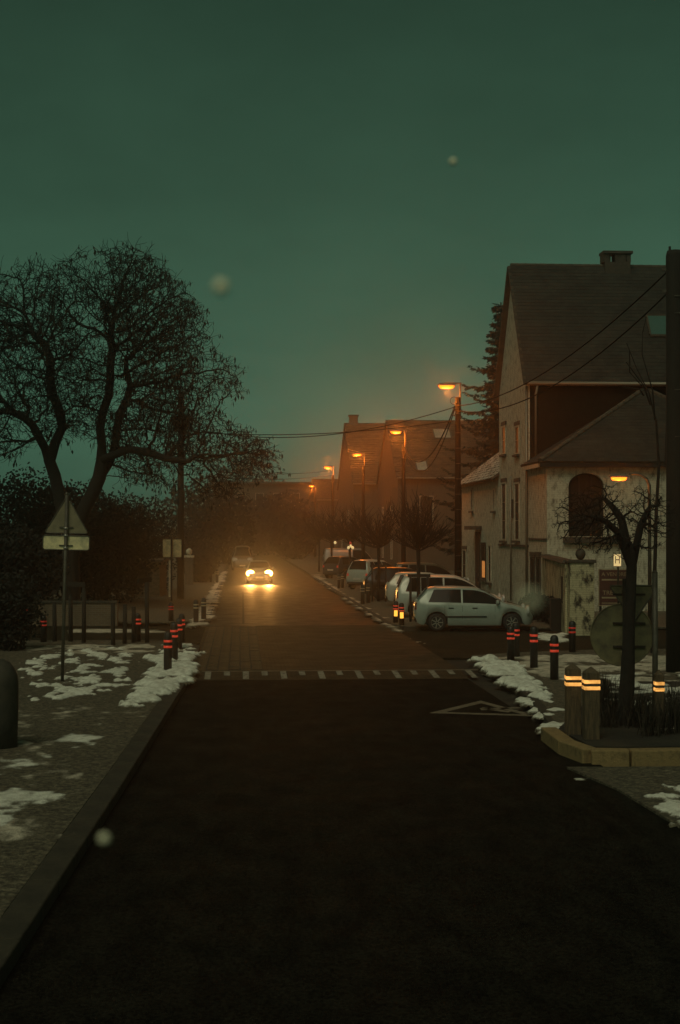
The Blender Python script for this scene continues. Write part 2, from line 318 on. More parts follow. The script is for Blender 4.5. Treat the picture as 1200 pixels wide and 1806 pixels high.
# ------------------------------------------------------------------ numpy noise
_perm = rng.random((256, 256))
def vnoise(x, y):
    xi = np.floor(x).astype(int); yi = np.floor(y).astype(int); fx = x - xi; fy = y - yi
    fx = fx * fx * (3 - 2 * fx); fy = fy * fy * (3 - 2 * fy)
    g = lambda a, b: _perm[a & 255, b & 255]
    return (g(xi, yi) * (1 - fx) + g(xi + 1, yi) * fx) * (1 - fy) + (g(xi, yi + 1) * (1 - fx) + g(xi + 1, yi + 1) * fx) * fy
def fbm(x, y, o=5, gain=0.55):
    s = 0; a = 1; t = 0
    for k in range(o):
        s = s + a * vnoise(x * 2 ** k + 17.3 * k, y * 2 ** k + 5.1 * k); t += a; a *= gain
    return s / t
def inside_dist(P, poly):
    """inside test and distance to the border for many points"""
    poly = np.array([(p[0], p[1]) for p in poly]); n = len(poly)
    ins = np.zeros(len(P), bool); dist = np.full(len(P), 1e9)
    for i in range(n):
        a = poly[i]; b = poly[(i + 1) % n]
        c = ((a[1] > P[:, 1]) != (b[1] > P[:, 1]))
        with np.errstate(divide='ignore', invalid='ignore'):
            xx = (b[0] - a[0]) * (P[:, 1] - a[1]) / (b[1] - a[1] + 1e-12) + a[0]
        ins ^= c & (P[:, 0] < xx)
        d = b - a; t = np.clip(((P - a) @ d) / (d @ d + 1e-12), 0, 1)
        dist = np.minimum(dist, np.hypot(*(P - (a + t[:, None] * d)).T))
    return ins, dist
def snow(name, poly, z, label, thr=0.45, amp=0.30, scale=1.2, res=0.06, feather=0.4, hmax=0.22, m='snow', ysq=1.0, extra=None, parent=None, fine=0.22):
    xs = [p[0] for p in poly]; ys = [p[1] for p in poly]
    rx, ry = res * 0.8, res * 1.15
    gx = np.arange(min(xs) - 0.2, max(xs) + 0.2, rx); gy = np.arange(min(ys) - 0.2, max(ys) + 0.2, ry)
    X, Y = np.meshgrid(gx, gy); P = np.stack([X.ravel(), Y.ravel()], 1)
    ins, d = inside_dist(P, poly)
    sdist = np.where(ins, d, -d)
    n = fbm(P[:, 0] * scale, P[:, 1] * scale * ysq); n2 = fbm(P[:, 0] * 4.5 + 40, P[:, 1] * 3.0 + 9, 3); n3 = fbm(P[:, 0] * 14 + 3, P[:, 1] * 9 + 31, 2)
    t = thr + np.clip((feather - sdist) / feather, 0, 3) * 0.25
    if extra is not None: t = t + extra(P)
    n = n + (n2 - 0.5) * fine
    e = n - t
    h = np.where(e > 0, 0.38 * hmax * (1 - np.exp(-np.maximum(e, 0) * amp * 18)) * (0.50 + 0.85 * n2 + 0.14 * n3), np.maximum(e * 0.5, -0.12))
    hz = (z + h).reshape(X.shape); ok = (h > -0.02).reshape(X.shape)
    idx = -np.ones(X.size, int)
    fm = ok[:-1, :-1] | ok[1:, :-1] | ok[:-1, 1:] | ok[1:, 1:]
    fm &= ((h > 0).reshape(X.shape)[:-1, :-1] | (h > 0).reshape(X.shape)[1:, :-1] | (h > 0).reshape(X.shape)[:-1, 1:] | (h > 0).reshape(X.shape)[1:, 1:])
    J, I = np.nonzero(fm); nx = X.shape[1]
    q = np.stack([J * nx + I, J * nx + I + 1, (J + 1) * nx + I + 1, (J + 1) * nx + I], 1)
    used = np.unique(q); idx[used] = np.arange(len(used))
    V = np.stack([X.ravel()[used], Y.ravel()[used], hz.ravel()[used]], 1)
    me = bpy.data.meshes.new(name); me.from_pydata(V.tolist(), [], idx[q].tolist()); me.materials.append(M[m])
    at_ = me.attributes.new('thickness', 'FLOAT', 'POINT'); at_.data.foreach_set('value', np.clip(h[used] / (0.18 * hmax), 0, 1).astype(np.float32))
    me.polygons.foreach_set('use_smooth', [True] * len(me.polygons)); me.update()
    o = link(name, me, parent); tag(o, label, 'snow', None, 'stuff'); return o

# ------------------------------------------------------------------ ground, road, pavements
def sheet(name, polys, z, m, label=None):
    mb = MB()
    for p in polys: mb.prism([(q[0], q[1]) for q in p], z - 0.3 if name == 'ground' else z - 0.05, z)
    o = mb.build(name, m); tag(o, label, None, None, 'structure'); return o
sheet('ground', [[(-118, -28), (118, -28), (118, 298), (-118, 298)]], -0.06, M['soil'], 'dark frozen ground around the street')
def left_edge(y):     # the road's left border
    return float(np.interp(y, [0, 6, 12, 20, 32, 45, 200], [-2.1, -1.95, -1.75, -1.5, -1.18, -1.12, -1.05]))
RIGHT = 5.25
def strip(ys, fa, fb): return [(fa(y), y) for y in ys] + [(fb(y), y) for y in reversed(ys)]
ysr = [-25, 0, 6, 12, 20, 32, 45, 120, 230]
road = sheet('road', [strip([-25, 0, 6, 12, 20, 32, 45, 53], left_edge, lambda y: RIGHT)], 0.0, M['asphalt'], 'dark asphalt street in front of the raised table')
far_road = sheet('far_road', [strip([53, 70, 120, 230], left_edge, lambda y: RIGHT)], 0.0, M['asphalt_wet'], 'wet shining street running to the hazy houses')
T0, T1 = 35.2, 53.3
sheet('side_street', [[(-60, 45.3), (left_edge(45) + 0.2, 45.3), (left_edge(50) + 0.2, T1), (-60, T1)], [(RIGHT - 0.2, 39.5), (60, 39.5), (60, 50.0), (RIGHT - 0.2, 50.0)]], 0.006, M['asphalt_side'], 'dark side street crossing at the raised table')
# raised table: slab with ramps
mb = MB(); a0 = left_edge(40) - 0.05; b0 = RIGHT + 0.05
prof = [(T0 - 1.3, 0.004), (T0, 0.075), (T1 - 0.9, 0.075), (T1, 0.008)]
vsx = [(x, y, z) for y, z in prof for x in (a0, b0)]
mb.add(vsx, [(2 * i, 2 * i + 1, 2 * i + 3, 2 * i + 2) for i in range(3)])
table = mb.build('pavement_table', M['setts']); tag(table, 'brown clay paved raised table across the street', None, None, 'structure')
# individual clay setts along the gutter strip of the raised table
jo = MB().box((left_edge(44) + 0.86, (T0 + T1 - 1.2) / 2 + 0.3, 0.0785), (1.62, T1 - T0 - 1.4, 0.003)).build('joint_bed', M['joint'], table)
sett_me = [bevel_me for bevel_me in [MB().box((0, 0, 0.0), (0.245, 0.37, 0.05), top=0.95).mesh('sett', M['sett']) for _ in range(1)]]
k = 0
for i in range(6):
    for j in range(42):
        y = T0 + 0.45 + j * 0.40 + (0.2 if i % 2 else 0)
        if y > T1 - 1.2: continue
        o = link('sett', sett_me[0], table, (left_edge(44) + 0.18 + i * 0.27 + random.uniform(-.008, .008), y, 0.064 + random.uniform(-0.005, 0.006)))
        o.rotation_euler = (random.uniform(-.012, .012), random.uniform(-.012, .012), random.uniform(-.03, .03)); k += 1
# white line with alternating long and short teeth at the near edge of the table
def zramp(y): return float(np.interp(y, [T0 - 1.3, T0], [0.004, 0.075]))
ya = gp(600, 1190).y
def on_ramp(x, y): return (x, y, zramp(y) + 0.005)
xL = gp(357, 1187).x; xR = gp(860, 1196).x
def ramp_quad(x0, x1, y0, y1, m, name):
    n = 3; vs_ = []; fs = []
    for i in range(n + 1):
        y = y0 + (y1 - y0) * i / n
        vs_ += [on_ramp(x0, y), on_ramp(x1, y)]
    fs = [(2 * i, 2 * i + 1, 2 * i + 3, 2 * i + 2) for i in range(n)]
    return MB().add(vs_, fs).build(name, m, road)
ramp_quad(xL, xR, T0 - 0.02, T0 + 0.14, M['paint_worn'], 'marking_line')
nt_ = 15; pitch = (xR - xL) / nt_
for i in range(nt_):
    x = xL + pitch * (i + 0.2); ln = 1.15 if i % 2 == 0 else 0.62
    ramp_quad(x, x + 0.14, T0 - 0.03 - ln, T0 - 0.03, M['paint'], 'marking_tooth')
# painted triangle sign on the right lane
def flat(poly, name, m, z=0.005):
    n = len(poly); return MB().add([(p[0], p[1], z) for p in poly], [tuple(range(n))]).build(name, m, road)
A = gp(757, 1258); B = gp(848, 1236); C = gp(952, 1264)
def mixp(p, q, t): return p + (q - p) * t
ctr = (A + B + C) / 3
ins_ = [mixp(p, ctr, 0.30) for p in (A, B, C)]
for p, q, ip, iq in ((A, B, ins_[0], ins_[1]), (B, C, ins_[1], ins_[2]), (C, A, ins_[2], ins_[0])):
    flat([p, q, iq, ip], 'marking_triangle_side', M['paint_worn'])
flat([gp(846, 1250), gp(925, 1247), gp(925, 1249), gp(850, 1253)], 'marking_symbol', M['paint_worn'])
flat([gp(852, 1248), gp(905, 1255), gp(896, 1257), gp(846, 1250)], 'marking_symbol', M['paint_worn'])
# tar seam lines across the wet road
for yy, x0, x1 in ((81, -0.9, 4.9), (71.5, -0.9, 2.2), (61, -1.0, 0.15)):
    flat([(x0, yy), (x1, yy + 0.05), (x1, yy + 0.22), (x0, yy + 0.16)], 'tar_seam', M['joint']).parent = far_road
flat([(0.08, 54.5), (0.16, 54.5), (0.2, 84), (0.12, 84)], 'tar_seam', M['joint']).parent = far_road

KW = 0.30
ysl = [-5, 0, 6, 12, 20, 32, 42.5]
sw_l = sheet('left_pavement', [[(p[0] - KW, p[1]) for p in [(left_edge(y), y) for y in ysl]] + [(-1.9, 44.2), (-2.9, 45.0), (-30, 45.0), (-30, -5)]], 0.13, M['gravel'], 'gritty frozen left footway with thin snow')
# kerb stones, one by one
def kerb_run(pts, parent, w_, h, L, m, name='kerb_stone', z=0.0):
    pts = [Vector((p[0], p[1], 0)) for p in pts]
    for a, b in zip(pts[:-1], pts[1:]):
        d = b - a; n = max(1, round(d.length / L)); rz = math.atan2(d.y, d.x)
        for i in range(n):
            c = a + d * ((i + 0.5) / n)
            o = bevel(MB().box((0, 0, 0), (d.length / n - 0.012, w_, h)).build(name, m, parent), 0.018, 2)
            o.location = (c.x, c.y, z + h / 2 - 0.06 + random.uniform(-0.004, 0.004)); o.rotation_euler = (0, 0, rz + random.uniform(-.004, .004))
kerb_run([(left_edge(y) - KW / 2, y) for y in (5, 9, 12, 16, 20, 26, 32, 38, 42.5)] + [(-1.75, 44.0), (-2.8, 45.0)], sw_l, KW - 0.01, 0.20, 1.0, M['kerb'])
sw_fl = sheet('far_left_pavement', [[(left_edge(60) - 0.25, 54.6), (left_edge(60) - 0.25, 200), (-30, 200), (-30, 54.0), (-2.5, 54.0)]], 0.12, M['gravel'], 'far left footway lit by the headlamps')
kerb_run([(left_edge(60) - 0.13, y) for y in (54.6, 70, 90, 120)], sw_fl, 0.22, 0.19, 1.2, M['kerb'])
sw_fr = sheet('far_right_pavement', [[(RIGHT + 0.22, 52.6), (RIGHT + 0.5, 51.0), (7.5, 50.2), (34, 50.2), (34, 200), (RIGHT + 0.22, 200)]], 0.10, M['gravel'], 'parking strip and footway along the right side')
kerb_run([(7.2, 50.3), (RIGHT + 0.45, 51.0), (RIGHT + 0.1, 52.6), (RIGHT + 0.1, 75), (RIGHT + 0.1, 105)], sw_fr, 0.2, 0.18, 1.2, M['kerb'])
# right corner island
isl = [gp(832, 1163), gp(905, 1158), gp(1060, 1152), gp(1300, 1150), gp(1330, 1340), gp(1050, 1335), gp(1000, 1310), gp(985, 1290), gp(940, 1235), gp(890, 1200), gp(850, 1180)]
isl = [(p.x, p.y) for p in isl]
sw_r = sheet('corner_pavement', [isl], 0.11, M['gravel'], 'snowy corner footway on the right of the street')
kerb_run([gp(850, 1182), gp(890, 1202), gp(940, 1238), gp(985, 1292)], sw_r, 0.2, 0.17, 1.1, M['kerb'])
kp = [gp(968, 1305), gp(1000, 1330), gp(1042, 1346), gp(1110, 1347), gp(1240, 1345), gp(1330, 1345)]
kerb_run(kp, sw_r, 0.26, 0.27, 1.05, M['kerb_pale'], 'planter_kerb_stone')
bed = [gp(985, 1303), gp(1044, 1336), gp(1320, 1336), gp(1300, 1215), gp(1070, 1215)]
tag(MB().prism([(p.x, p.y) for p in bed], 0.05, 0.165).build('planting_bed', M['soil'], sw_r), None)
near_r = [gp(1000, 1356), gp(1060, 1356), gp(1340, 1354), gp(1500, 1560), gp(1300, 1520), gp(1200, 1462), gp(1090, 1395)]
sw_nr = sheet('near_right_pavement', [[(p.x, p.y) for p in near_r]], 0.03, M['gravel'], 'gritty snowy verge below the planter kerb')

# ------------------------------------------------------------------ snow
def P2(*pp): return [(gp(x, y, 0.13).x, gp(x, y, 0.13).y) for x, y in pp]
snow('snow_lumps', P2((30, 1160), (140, 1140), (230, 1140), (240, 1170), (225, 1225), (130, 1232), (30, 1245)), 0.13, 'lumpy half melted snow on the grass round the triangular sign post', 0.50, 0.34, 2.4, 0.035, 0.3, 0.16, ysq=0.38, fine=0.50)
snow('snow_bank', P2((238, 1225), (255, 1180), (270, 1150), (300, 1138), (350, 1136), (357, 1160), (340, 1205), (300, 1222), (245, 1250), (160, 1252)), 0.14, 'thick snow bank round the bollards at the left kerb corner', 0.40, 0.42, 1.3, 0.04, 0.3, 0.26, fine=0.42)
snow('snow_bank', P2((30, 1138), (270, 1136), (300, 1150), (215, 1152), (30, 1154)), 0.13, 'thin snow strip at the foot of the timber tree frames', 0.42, 0.18, 1.4, 0.06, 0.3, 0.1, m='dirty_snow')
snow('snow_patch', P2((30, 1330), (110, 1255), (270, 1250), (180, 1330), (110, 1350), (90, 1420), (40, 1490), (-120, 1500), (-120, 1330)), 0.13, 'melting snow patches on the gritty left footway', 0.51, 0.20, 0.95, 0.03, 0.5, 0.07, ysq=0.8)
snow('frost_film', P2((30, 1245), (230, 1240), (275, 1250), (20, 1575), (-160, 1640), (-160, 1300)), 0.131, 'thin gritty frost film on the left footway', 0.58, 0.05, 1.3, 0.03, 0.3, 0.03, m='dirty_snow', fine=0.9)
snow('snow_patch', P2((330, 1104), (390, 1010), (402, 1004), (372, 1100)), 0.12, 'thin snow on the far left footway under the headlamps', 0.27, 0.2, 0.9, 0.09, 0.15, 0.07, m='dirty_snow')
snow('snow_bank', P2((832, 1163), (870, 1157), (905, 1170), (940, 1195), (965, 1215), (960, 1235), (930, 1222), (893, 1208), (850, 1180)), 0.10, 'thick snow ridge along the right corner kerb', 0.37, 0.45, 1.3, 0.035, 0.25, 0.28, fine=0.42)
snow('snow_patch', P2((860, 1158), (1000, 1154), (1230, 1152), (1230, 1200), (1130, 1210), (1060, 1195), (990, 1205), (930, 1180)), 0.11, 'flattened snow behind the square timber posts', 0.42, 0.18, 0.8, 0.05, 0.3, 0.12, m='dirty_snow', fine=0.5)
snow('snow_bank', P2((910, 1228), (955, 1228), (1000, 1235), (1005, 1300), (960, 1290), (945, 1262)), 0.05, 'snow heap left of the square timber posts', 0.42, 0.36, 1.4, 0.03, 0.25, 0.2, fine=0.5)
snow('snow_patch', P2((1125, 1385), (1180, 1368), (1300, 1365), (1300, 1450), (1200, 1436), (1140, 1412)), 0.03, 'rough snow patch on the verge below the planter kerb', 0.45, 0.30, 1.7, 0.022, 0.25, 0.15, fine=0.5)
snow('snow_crumbs', P2((955, 1325), (1005, 1352), (1100, 1352), (1200, 1352), (1200, 1362), (1000, 1362)), 0.0, 'snow crumbs along the foot of the planter kerb', 0.55, 0.22, 3.0, 0.025, 0.1, 0.08)
snow('snow_patch', P2((1055, 1190), (1230, 1190), (1230, 1290), (1140, 1305), (1060, 1260)), 0.16, 'patchy snow among the dry stalks of the planting bed', 0.52, 0.25, 1.6, 0.04, 0.3, 0.12)
snow('snow_patch', P2((545, 1013), (565, 1013), (700, 1100), (720, 1112), (690, 1112)), 0.10, 'thin snow on the right footway between the bollard pairs', 0.40, 0.14, 0.8, 0.08, 0.3, 0.06, m='dirty_snow')
snow('snow_patch', P2((690, 1118), (740, 1116), (810, 1122), (800, 1132), (730, 1130)), 0.0, 'flat snow smear beside the rear wheel of the silver hatchback', 0.36, 0.10, 0.8, 0.05, 0.3, 0.04, m='dirty_snow')
snow('snow_patch', P2((930, 1110), (1000, 1112), (1000, 1128), (955, 1122)), 0.03, 'small snow heap at the garden wall foot', 0.36, 0.3, 1.0, 0.05, 0.3, 0.16)
snow('snow_patch', P2((120, 1103), (300, 1104), (300, 1110), (120, 1110)), 0.02, 'thin snow line on the far side of the side street', 0.40, 0.12, 1.0, 0.08, 0.2, 0.05, m='dirty_snow')

# ------------------------------------------------------------------ bollards and posts
def round_bollard(h, r, band, amber=False):
    o = bpy.data.objects.new('bollard', None); COL.objects.link(o)
    MB().lathe([(r, -0.15), (r, h - 0.12), (r * 0.96, h - 0.07), (r * 0.8, h - 0.03), (r * 0.45, h - 0.005), (r * 0.1, h)], 20).build('post', M['black_post'], o, True)
    for z in (h - 0.20, h - 0.32):
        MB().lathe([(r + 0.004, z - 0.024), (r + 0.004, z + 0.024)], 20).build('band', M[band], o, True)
    if amber:
        MB().box((0, -r - 0.005, h - 0.50), (r * 1.3, 0.04, 0.24)).build('lamp', M['amber_lamp'], o)
    return o
def put(o, px, py, label, group, h=None, z=0.0, cat='bollard'):
    p = gp(px, py); o.location = (p.x, p.y, z); tag(o, label, cat, group); return o
pr = {}
def bollard(px, base, top, label, group, band='red_band', amber=False, z=0.1, r=0.095, tilt=0):
    D = FPX * CAMZ / (base - HOR); h = (base - top) / FPX * D
    key = (band, amber)
    if key not in pr:
        pr[key] = round_bollard(1.0, r, band, amber); o = pr[key]
    else: o = copy_tree(pr[key])
    o.scale = (1, 1, h); put(o, px, base, label, group)
    o.rotation_euler = (random.uniform(-.012, .012), random.uniform(-.015, .015), random.uniform(-.3, .3) if not amber else YAW * -1)
    return o
LL = 'black bollard with two red bands in the snow bank at the left kerb corner'
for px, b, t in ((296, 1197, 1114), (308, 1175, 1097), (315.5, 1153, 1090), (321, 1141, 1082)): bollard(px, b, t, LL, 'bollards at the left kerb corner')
bollard(302, 1101, 1062, 'black bollard with dull red bands in front of the pale square sign post', 'bollards across the left side street', 'red_band_dim')
for px, b, t in ((346, 1104, 1057), (359.5, 1098, 1054)): bollard(px, b, t, 'plain black bollard on the thin snow beside the far left kerb', 'bollards across the left side street', 'pale_band')
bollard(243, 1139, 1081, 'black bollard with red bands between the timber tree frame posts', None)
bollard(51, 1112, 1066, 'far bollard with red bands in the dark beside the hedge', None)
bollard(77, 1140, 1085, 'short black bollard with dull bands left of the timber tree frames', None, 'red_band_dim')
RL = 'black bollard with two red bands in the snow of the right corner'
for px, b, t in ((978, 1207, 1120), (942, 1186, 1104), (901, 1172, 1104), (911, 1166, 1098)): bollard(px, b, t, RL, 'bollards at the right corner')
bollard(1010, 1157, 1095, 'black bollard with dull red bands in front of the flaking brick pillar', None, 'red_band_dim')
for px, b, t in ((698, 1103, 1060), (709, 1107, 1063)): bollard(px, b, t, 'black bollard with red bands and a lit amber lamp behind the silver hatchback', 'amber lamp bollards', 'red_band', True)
for px, b, t in ((640, 1069, 1030), (650, 1067, 1029)): bollard(px, b, t, 'dark bollard beside the black parked car', 'bollard pair at the kerb by the black car', 'pale_band', r=0.1)
for px, b, t in ((598, 1041, 1012), (604.5, 1040, 1011)): bollard(px, b, t, 'small far bollard beside the third street tree', 'bollard pair further up the right kerb', 'pale_band', r=0.1)
for px, b, t in ((372, 1030, 1000), (383, 1031, 1003)): bollard(px, b, t, 'far dark bollard on the lit snow beside the garden gate pillar', 'far bollards on the left footway', 'pale_band', r=0.1)
def square_post(px, base, top, label, group, wd=0.235, band='amber_band'):
    p = gp(px, base); D = FPX * CAMZ / (base - HOR); h = (base - top) / FPX * D
    t = thing('square_post', (p.x, p.y, 0), label, 'bollard', -YAW + random.uniform(-.04, .04), group)
    w2 = wd / 2; mb = MB()
    mb.box((0, 0, (h - 0.1 - 0.1) / 2), (wd, wd, h - 0.1 + 0.1))
    b = len(mb.v); z = h - 0.1
    mb.add([(-w2, -w2, z + .002), (w2, -w2, z + .002), (w2, w2, z + .002), (-w2, w2, z + .002), (0, 0, h)], [(0, 1, 4), (1, 2, 4), (2, 3, 4), (3, 0, 4)])
    bevel(mb.build('post', M['wood_post'], t), 0.008, 1)
    for zz in (h - 0.235, h - 0.335):
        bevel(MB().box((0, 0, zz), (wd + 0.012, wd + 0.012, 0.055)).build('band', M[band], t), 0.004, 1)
    return t
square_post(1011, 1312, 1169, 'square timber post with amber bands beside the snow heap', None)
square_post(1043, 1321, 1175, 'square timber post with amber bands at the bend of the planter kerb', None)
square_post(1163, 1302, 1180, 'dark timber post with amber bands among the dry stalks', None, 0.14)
# rounded stone post at the left edge
p = gp(-6, 1332); t = thing('stone_post', (p.x, p.y, 0.1), 'bulky dark stone post with domed top on the left footway', 'stone post')
MB().lathe([(0.31, -0.1), (0.325, 0.5), (0.33, 0.9), (0.325, 1.02), (0.31, 1.12), (0.27, 1.22), (0.20, 1.31), (0.11, 1.36), (0.03, 1.375)], 28).build('shaft', M['stone'], t, True)
# timber tree frames
def frame(posts, beam, label):
    p0 = gp(posts[0][0], posts[0][1]); t = thing('tree_frame', (p0.x, p0.y, 0.1), label, 'tree guard')
    for px, b, tp in posts:
        q = gp(px, b); D = FPX * CAMZ / (b - HOR); h = (b - tp) / FPX * D
        MB().tube([(q.x - p0.x, q.y - p0.y, -0.2), (q.x - p0.x + random.uniform(-.02, .02), q.y - p0.y, h - .1)], [0.07, 0.062], 10).build('post', M['wood'], t, True)
    if beam:
        a = gp(beam[0], posts[0][1]) - p0; b = gp(beam[1], posts[-1][1]) - p0
        D = FPX * CAMZ / (posts[0][1] - HOR); z = zat(beam[2], D) - 0.1
        MB().bar((a.x, a.y - 0.09, z), (b.x, b.y - 0.09, z), 0.06, 0.14).build('crossbar', M['wood'], t)
    return t
frame([(97, 1139, 1062), (125, 1139, 1030), (148, 1141, 1032)], (108, 152, 1030), 'dark timber tree frame with crossbar behind the triangular sign post')
frame([(200, 1146, 1063), (220, 1143, 1066), (236, 1141, 1070), (260, 1141, 1026)], (244, 266, 1024), 'dark timber tree frame right of the triangular sign')

# ------------------------------------------------------------------ road signs
p = gp(110, 1212); D0 = FPX * CAMZ / (1212 - HOR)
t = thing('road_sign', (p.x, p.y, 0.1), 'back of a triangular road sign above a rectangular plate on a tall post', 'road sign', -YAW)
t.rotation_euler = (0, R(1.3), -YAW)
H = 4.12
MB().tube([(0, 0, -0.3), (0, 0, H)], 0.038, 12).build('post', M['galv'], t, True)
MB().lathe([(0.042, H), (0.042, H + 0.03), (0.02, H + 0.05)], 12).build('post_cap', M['galv'], t, True)
def tri_plate(t, zb, zt, w2, y, m, inv=False):
    n = []
    pts = [(-w2, zb), (w2, zb), (0, zt)] if not inv else [(-w2, zt), (0, zb), (w2, zt)]
    c = Vector((0, (zb * 2 + zt) / 3 if not inv else (zt * 2 + zb) / 3)); out = []
    for i, q in enumerate(pts):            # rounded corners
        a = Vector(pts[i - 1]); b = Vector(q); d = Vector(pts[(i + 1) % 3])
        e1 = (a - b).normalized() * 0.07; e2 = (d - b).normalized() * 0.07
        for k in range(5):
            s_ = k / 4; out.append(b + e1 * (1 - s_) ** 2 + e2 * s_ ** 2)
    pl = MB().slab([(q.x, y, q.y) for q in out], (0, 0.012, 0)).build('plate', m, t)
    rim = MB(); L = out + [out[0], out[1]]
    rim.tube([(q.x, y, q.y) for q in L], 0.014, 6).build('rim', M['galv'], pl, True)
    MB().slab([(c.x + (q.x - c.x) * 0.97, y + 0.014, c.y + (q.y - c.y) * 0.97) for q in out], (0, 0.003, 0)).build('face', M['sign_face'], pl)
    return pl
tri_plate(t, 3.27, 4.09, 0.48, 0.05, M['sign_tri'])
def rect_plate(t, zc, w_, h, y, m, xc=0.0):
    out = []; r = 0.05
    for sx, sz, a0 in ((1, 1, 0), (-1, 1, 90), (-1, -1, 180), (1, -1, 270)):
        for k in range(5):
            a = R(a0 + 22.5 * k); out.append((xc + sx * (w_ / 2 - r) + r * math.cos(a), zc + sz * (h / 2 - r) + r * math.sin(a)))
    pl = MB().slab([(q[0], y, q[1]) for q in out], (0, 0.012, 0)).build('plate', m, t)
    MB().tube([(q[0], y, q[1]) for q in out + out[:2]], 0.014, 6).build('rim', M['galv'], pl, True)
    MB().slab([(xc + (q[0] - xc) * .97, y + 0.014, zc + (q[1] - zc) * .94) for q in out], (0, 0.003, 0)).build('face', M['sign_face'], pl)
    return pl
rect_plate(t, 3.06, 1.02, 0.31, 0.05, M['sign_back'])
for z in (3.22, 2.95, 3.38): MB().lathe([(0.05, z - 0.02), (0.05, z + 0.02)], 12).build('clamp', M['rim'], t, True)
for z in (3.0, 3.4): MB().box((0, 0.038, z), (0.3, 0.025, 0.03)).build('bracket', M['galv'], t)

p = at(303, 70); t = thing('road_sign', (p.x, p.y, 0.1), 'back of a pale square road sign beside the left utility pole', 'road sign', -YAW)
MB().tube([(0, 0, -0.3), (0, 0, 3.15)], 0.045, 10).build('post', M['wood'], t, True)
rect_plate(t, zat(967, 70) - 0.1, 0.90, 0.86, 0.06, M['sign_back'], 0.02)

p = gp(1106, 1296); t = thing('road_sign', (p.x + 0.15, p.y + 0.45, 0.1), 'backs of an inverted triangle sign and a round sign behind the pollard tree', 'road sign', -YAW - 0.05)
Ds = 25.2
MB().tube([(-0.06, 0, -0.2), (-0.06, 0, 2.5)], 0.04, 12).build('post', M['wood'], t, True)
zt, zb = zat(1033, Ds) - .1, zat(1086, Ds) - .1
tp = tri_plate(t, zb - 0.1, zt, 0.42, 0.05, M['sign_back_dark'], True)
tp.location = (0.1, 0, 0)
zc = zat(1120, Ds) - .1; rr_ = 0.53
disc = MB(); ring = [(-0.10 + rr_ * math.cos(2 * math.pi * k / 40), 0.07, zc + rr_ * math.sin(2 * math.pi * k / 40)) for k in range(40)]
dp = disc.slab(ring, (0, 0.012, 0)).build('round_plate', M['sign_back_dark'], t)
MB().tube(ring + ring[:2], 0.014, 6).build('rim', M['sign_back_dark'], dp, True)
MB().slab([(q[0], 0.084, q[2]) for q in ring], (0, 0.003, 0)).build('face', M['sign_face'], dp)
for z in (zc + 0.2, zc - 0.2, zt - 0.15): MB().box((0.02, 0.05, z), (0.55, 0.03, 0.035)).build('bracket', M['wood'], t)
p = gp(1156, 1290); t = thing('steel_post', (p.x, p.y, 0.1), 'slim bare steel post beside the round sign', 'post')
MB().tube([(0, 0, -0.2), (0, 0, zat(1010, 25) - 0.1)], 0.05, 12).build('shaft', M['galv'], t, True); MB().lathe([(0.055, zat(1010, 25) - 0.1), (0.02, zat(1010, 25) - 0.07)], 12).build('cap', M['galv'], t, True)

# estate agent board with lit H plate
def text(body, size, m, parent, loc, name='lettering', ax='CENTER'):
    c = bpy.data.curves.new(name, 'FONT'); c.body = body; c.size = size; c.align_x = ax; c.align_y = 'CENTER'; c.extrude = 0.002; c.resolution_u = 3
    c.materials.append(m); o_t = bpy.data.objects.new('tmp', c); COL.objects.link(o_t); bpy.context.view_layer.update(); me = bpy.data.meshes.new_from_object(o_t.evaluated_get(bpy.context.evaluated_depsgraph_get())); bpy.data.objects.remove(o_t); o = link(name, me, parent, loc); o.rotation_euler = (math.pi / 2, 0, 0); return o
Db = 46.5
p = at(1083, Db); t = thing('sale_board', (p.x, p.y, 0), 'dark red for sale board with cream letters behind the round sign', 'sign board', -YAW)
zt, zb = zat(1004, Db), zat(1068, Db); wB = 0.98
for sx in (-0.42, 0.42): MB().box((sx, 0.06, zt / 2), (0.07, 0.07, zt)).build('leg', M['wood'], t)
MB().box((0, 0, (zt + zb) / 2), (wB - 0.04, 0.03, zt - zb - 0.04)).build('panel', M['board_red'], t)
for sx in (-1, 1): MB().box((sx * (wB / 2 - 0.011), -0.002, (zt + zb) / 2), (0.022, 0.04, zt - zb)).build('edging', M['board_text'], t)
for z in (zt, zb): MB().box((0, -0.004, z), (wB, 0.04, 0.022)).build('edging', M['board_text'], t)
text('A VENDRE', 0.17, M['board_text'], t, (0.0, -0.019, zt - 0.16))
text('TRE', 0.19, M['board_text'], t, (-0.20, -0.019, zb + 0.40))
MB().box((-0.05, -0.017, zt - 0.33), (0.68, 0.004, 0.05)).build('small_print', M['board_text'], t)
MB().box((-0.08, -0.017, zb + 0.25), (0.62, 0.004, 0.05)).build('small_print', M['board_text'], t)
MB().box((-0.10, -0.017, zb + 0.08), (0.58, 0.004, 0.025)).build('small_print', M['board_text'], t)
Dh = 46.0; p = at(1089, Dh); t = thing('hydrant_sign', (p.x, p.y, 0), 'small glowing cream plate with a black H on a slim post', 'sign', -YAW)
MB().tube([(0.03, 0.04, 0), (0.03, 0.04, zat(977, Dh))], 0.03, 8).build('post', M['wood'], t, True)
zc = zat(988, Dh); bevel(MB().box((0, 0, zc), (0.225, 0.03, 0.37)).build('plate', M['lit_sign'], t), 0.008, 1)
text('H', 0.34, M['black_ink'], t, (0, -0.02, zc)).scale = (0.72, 1, 1)

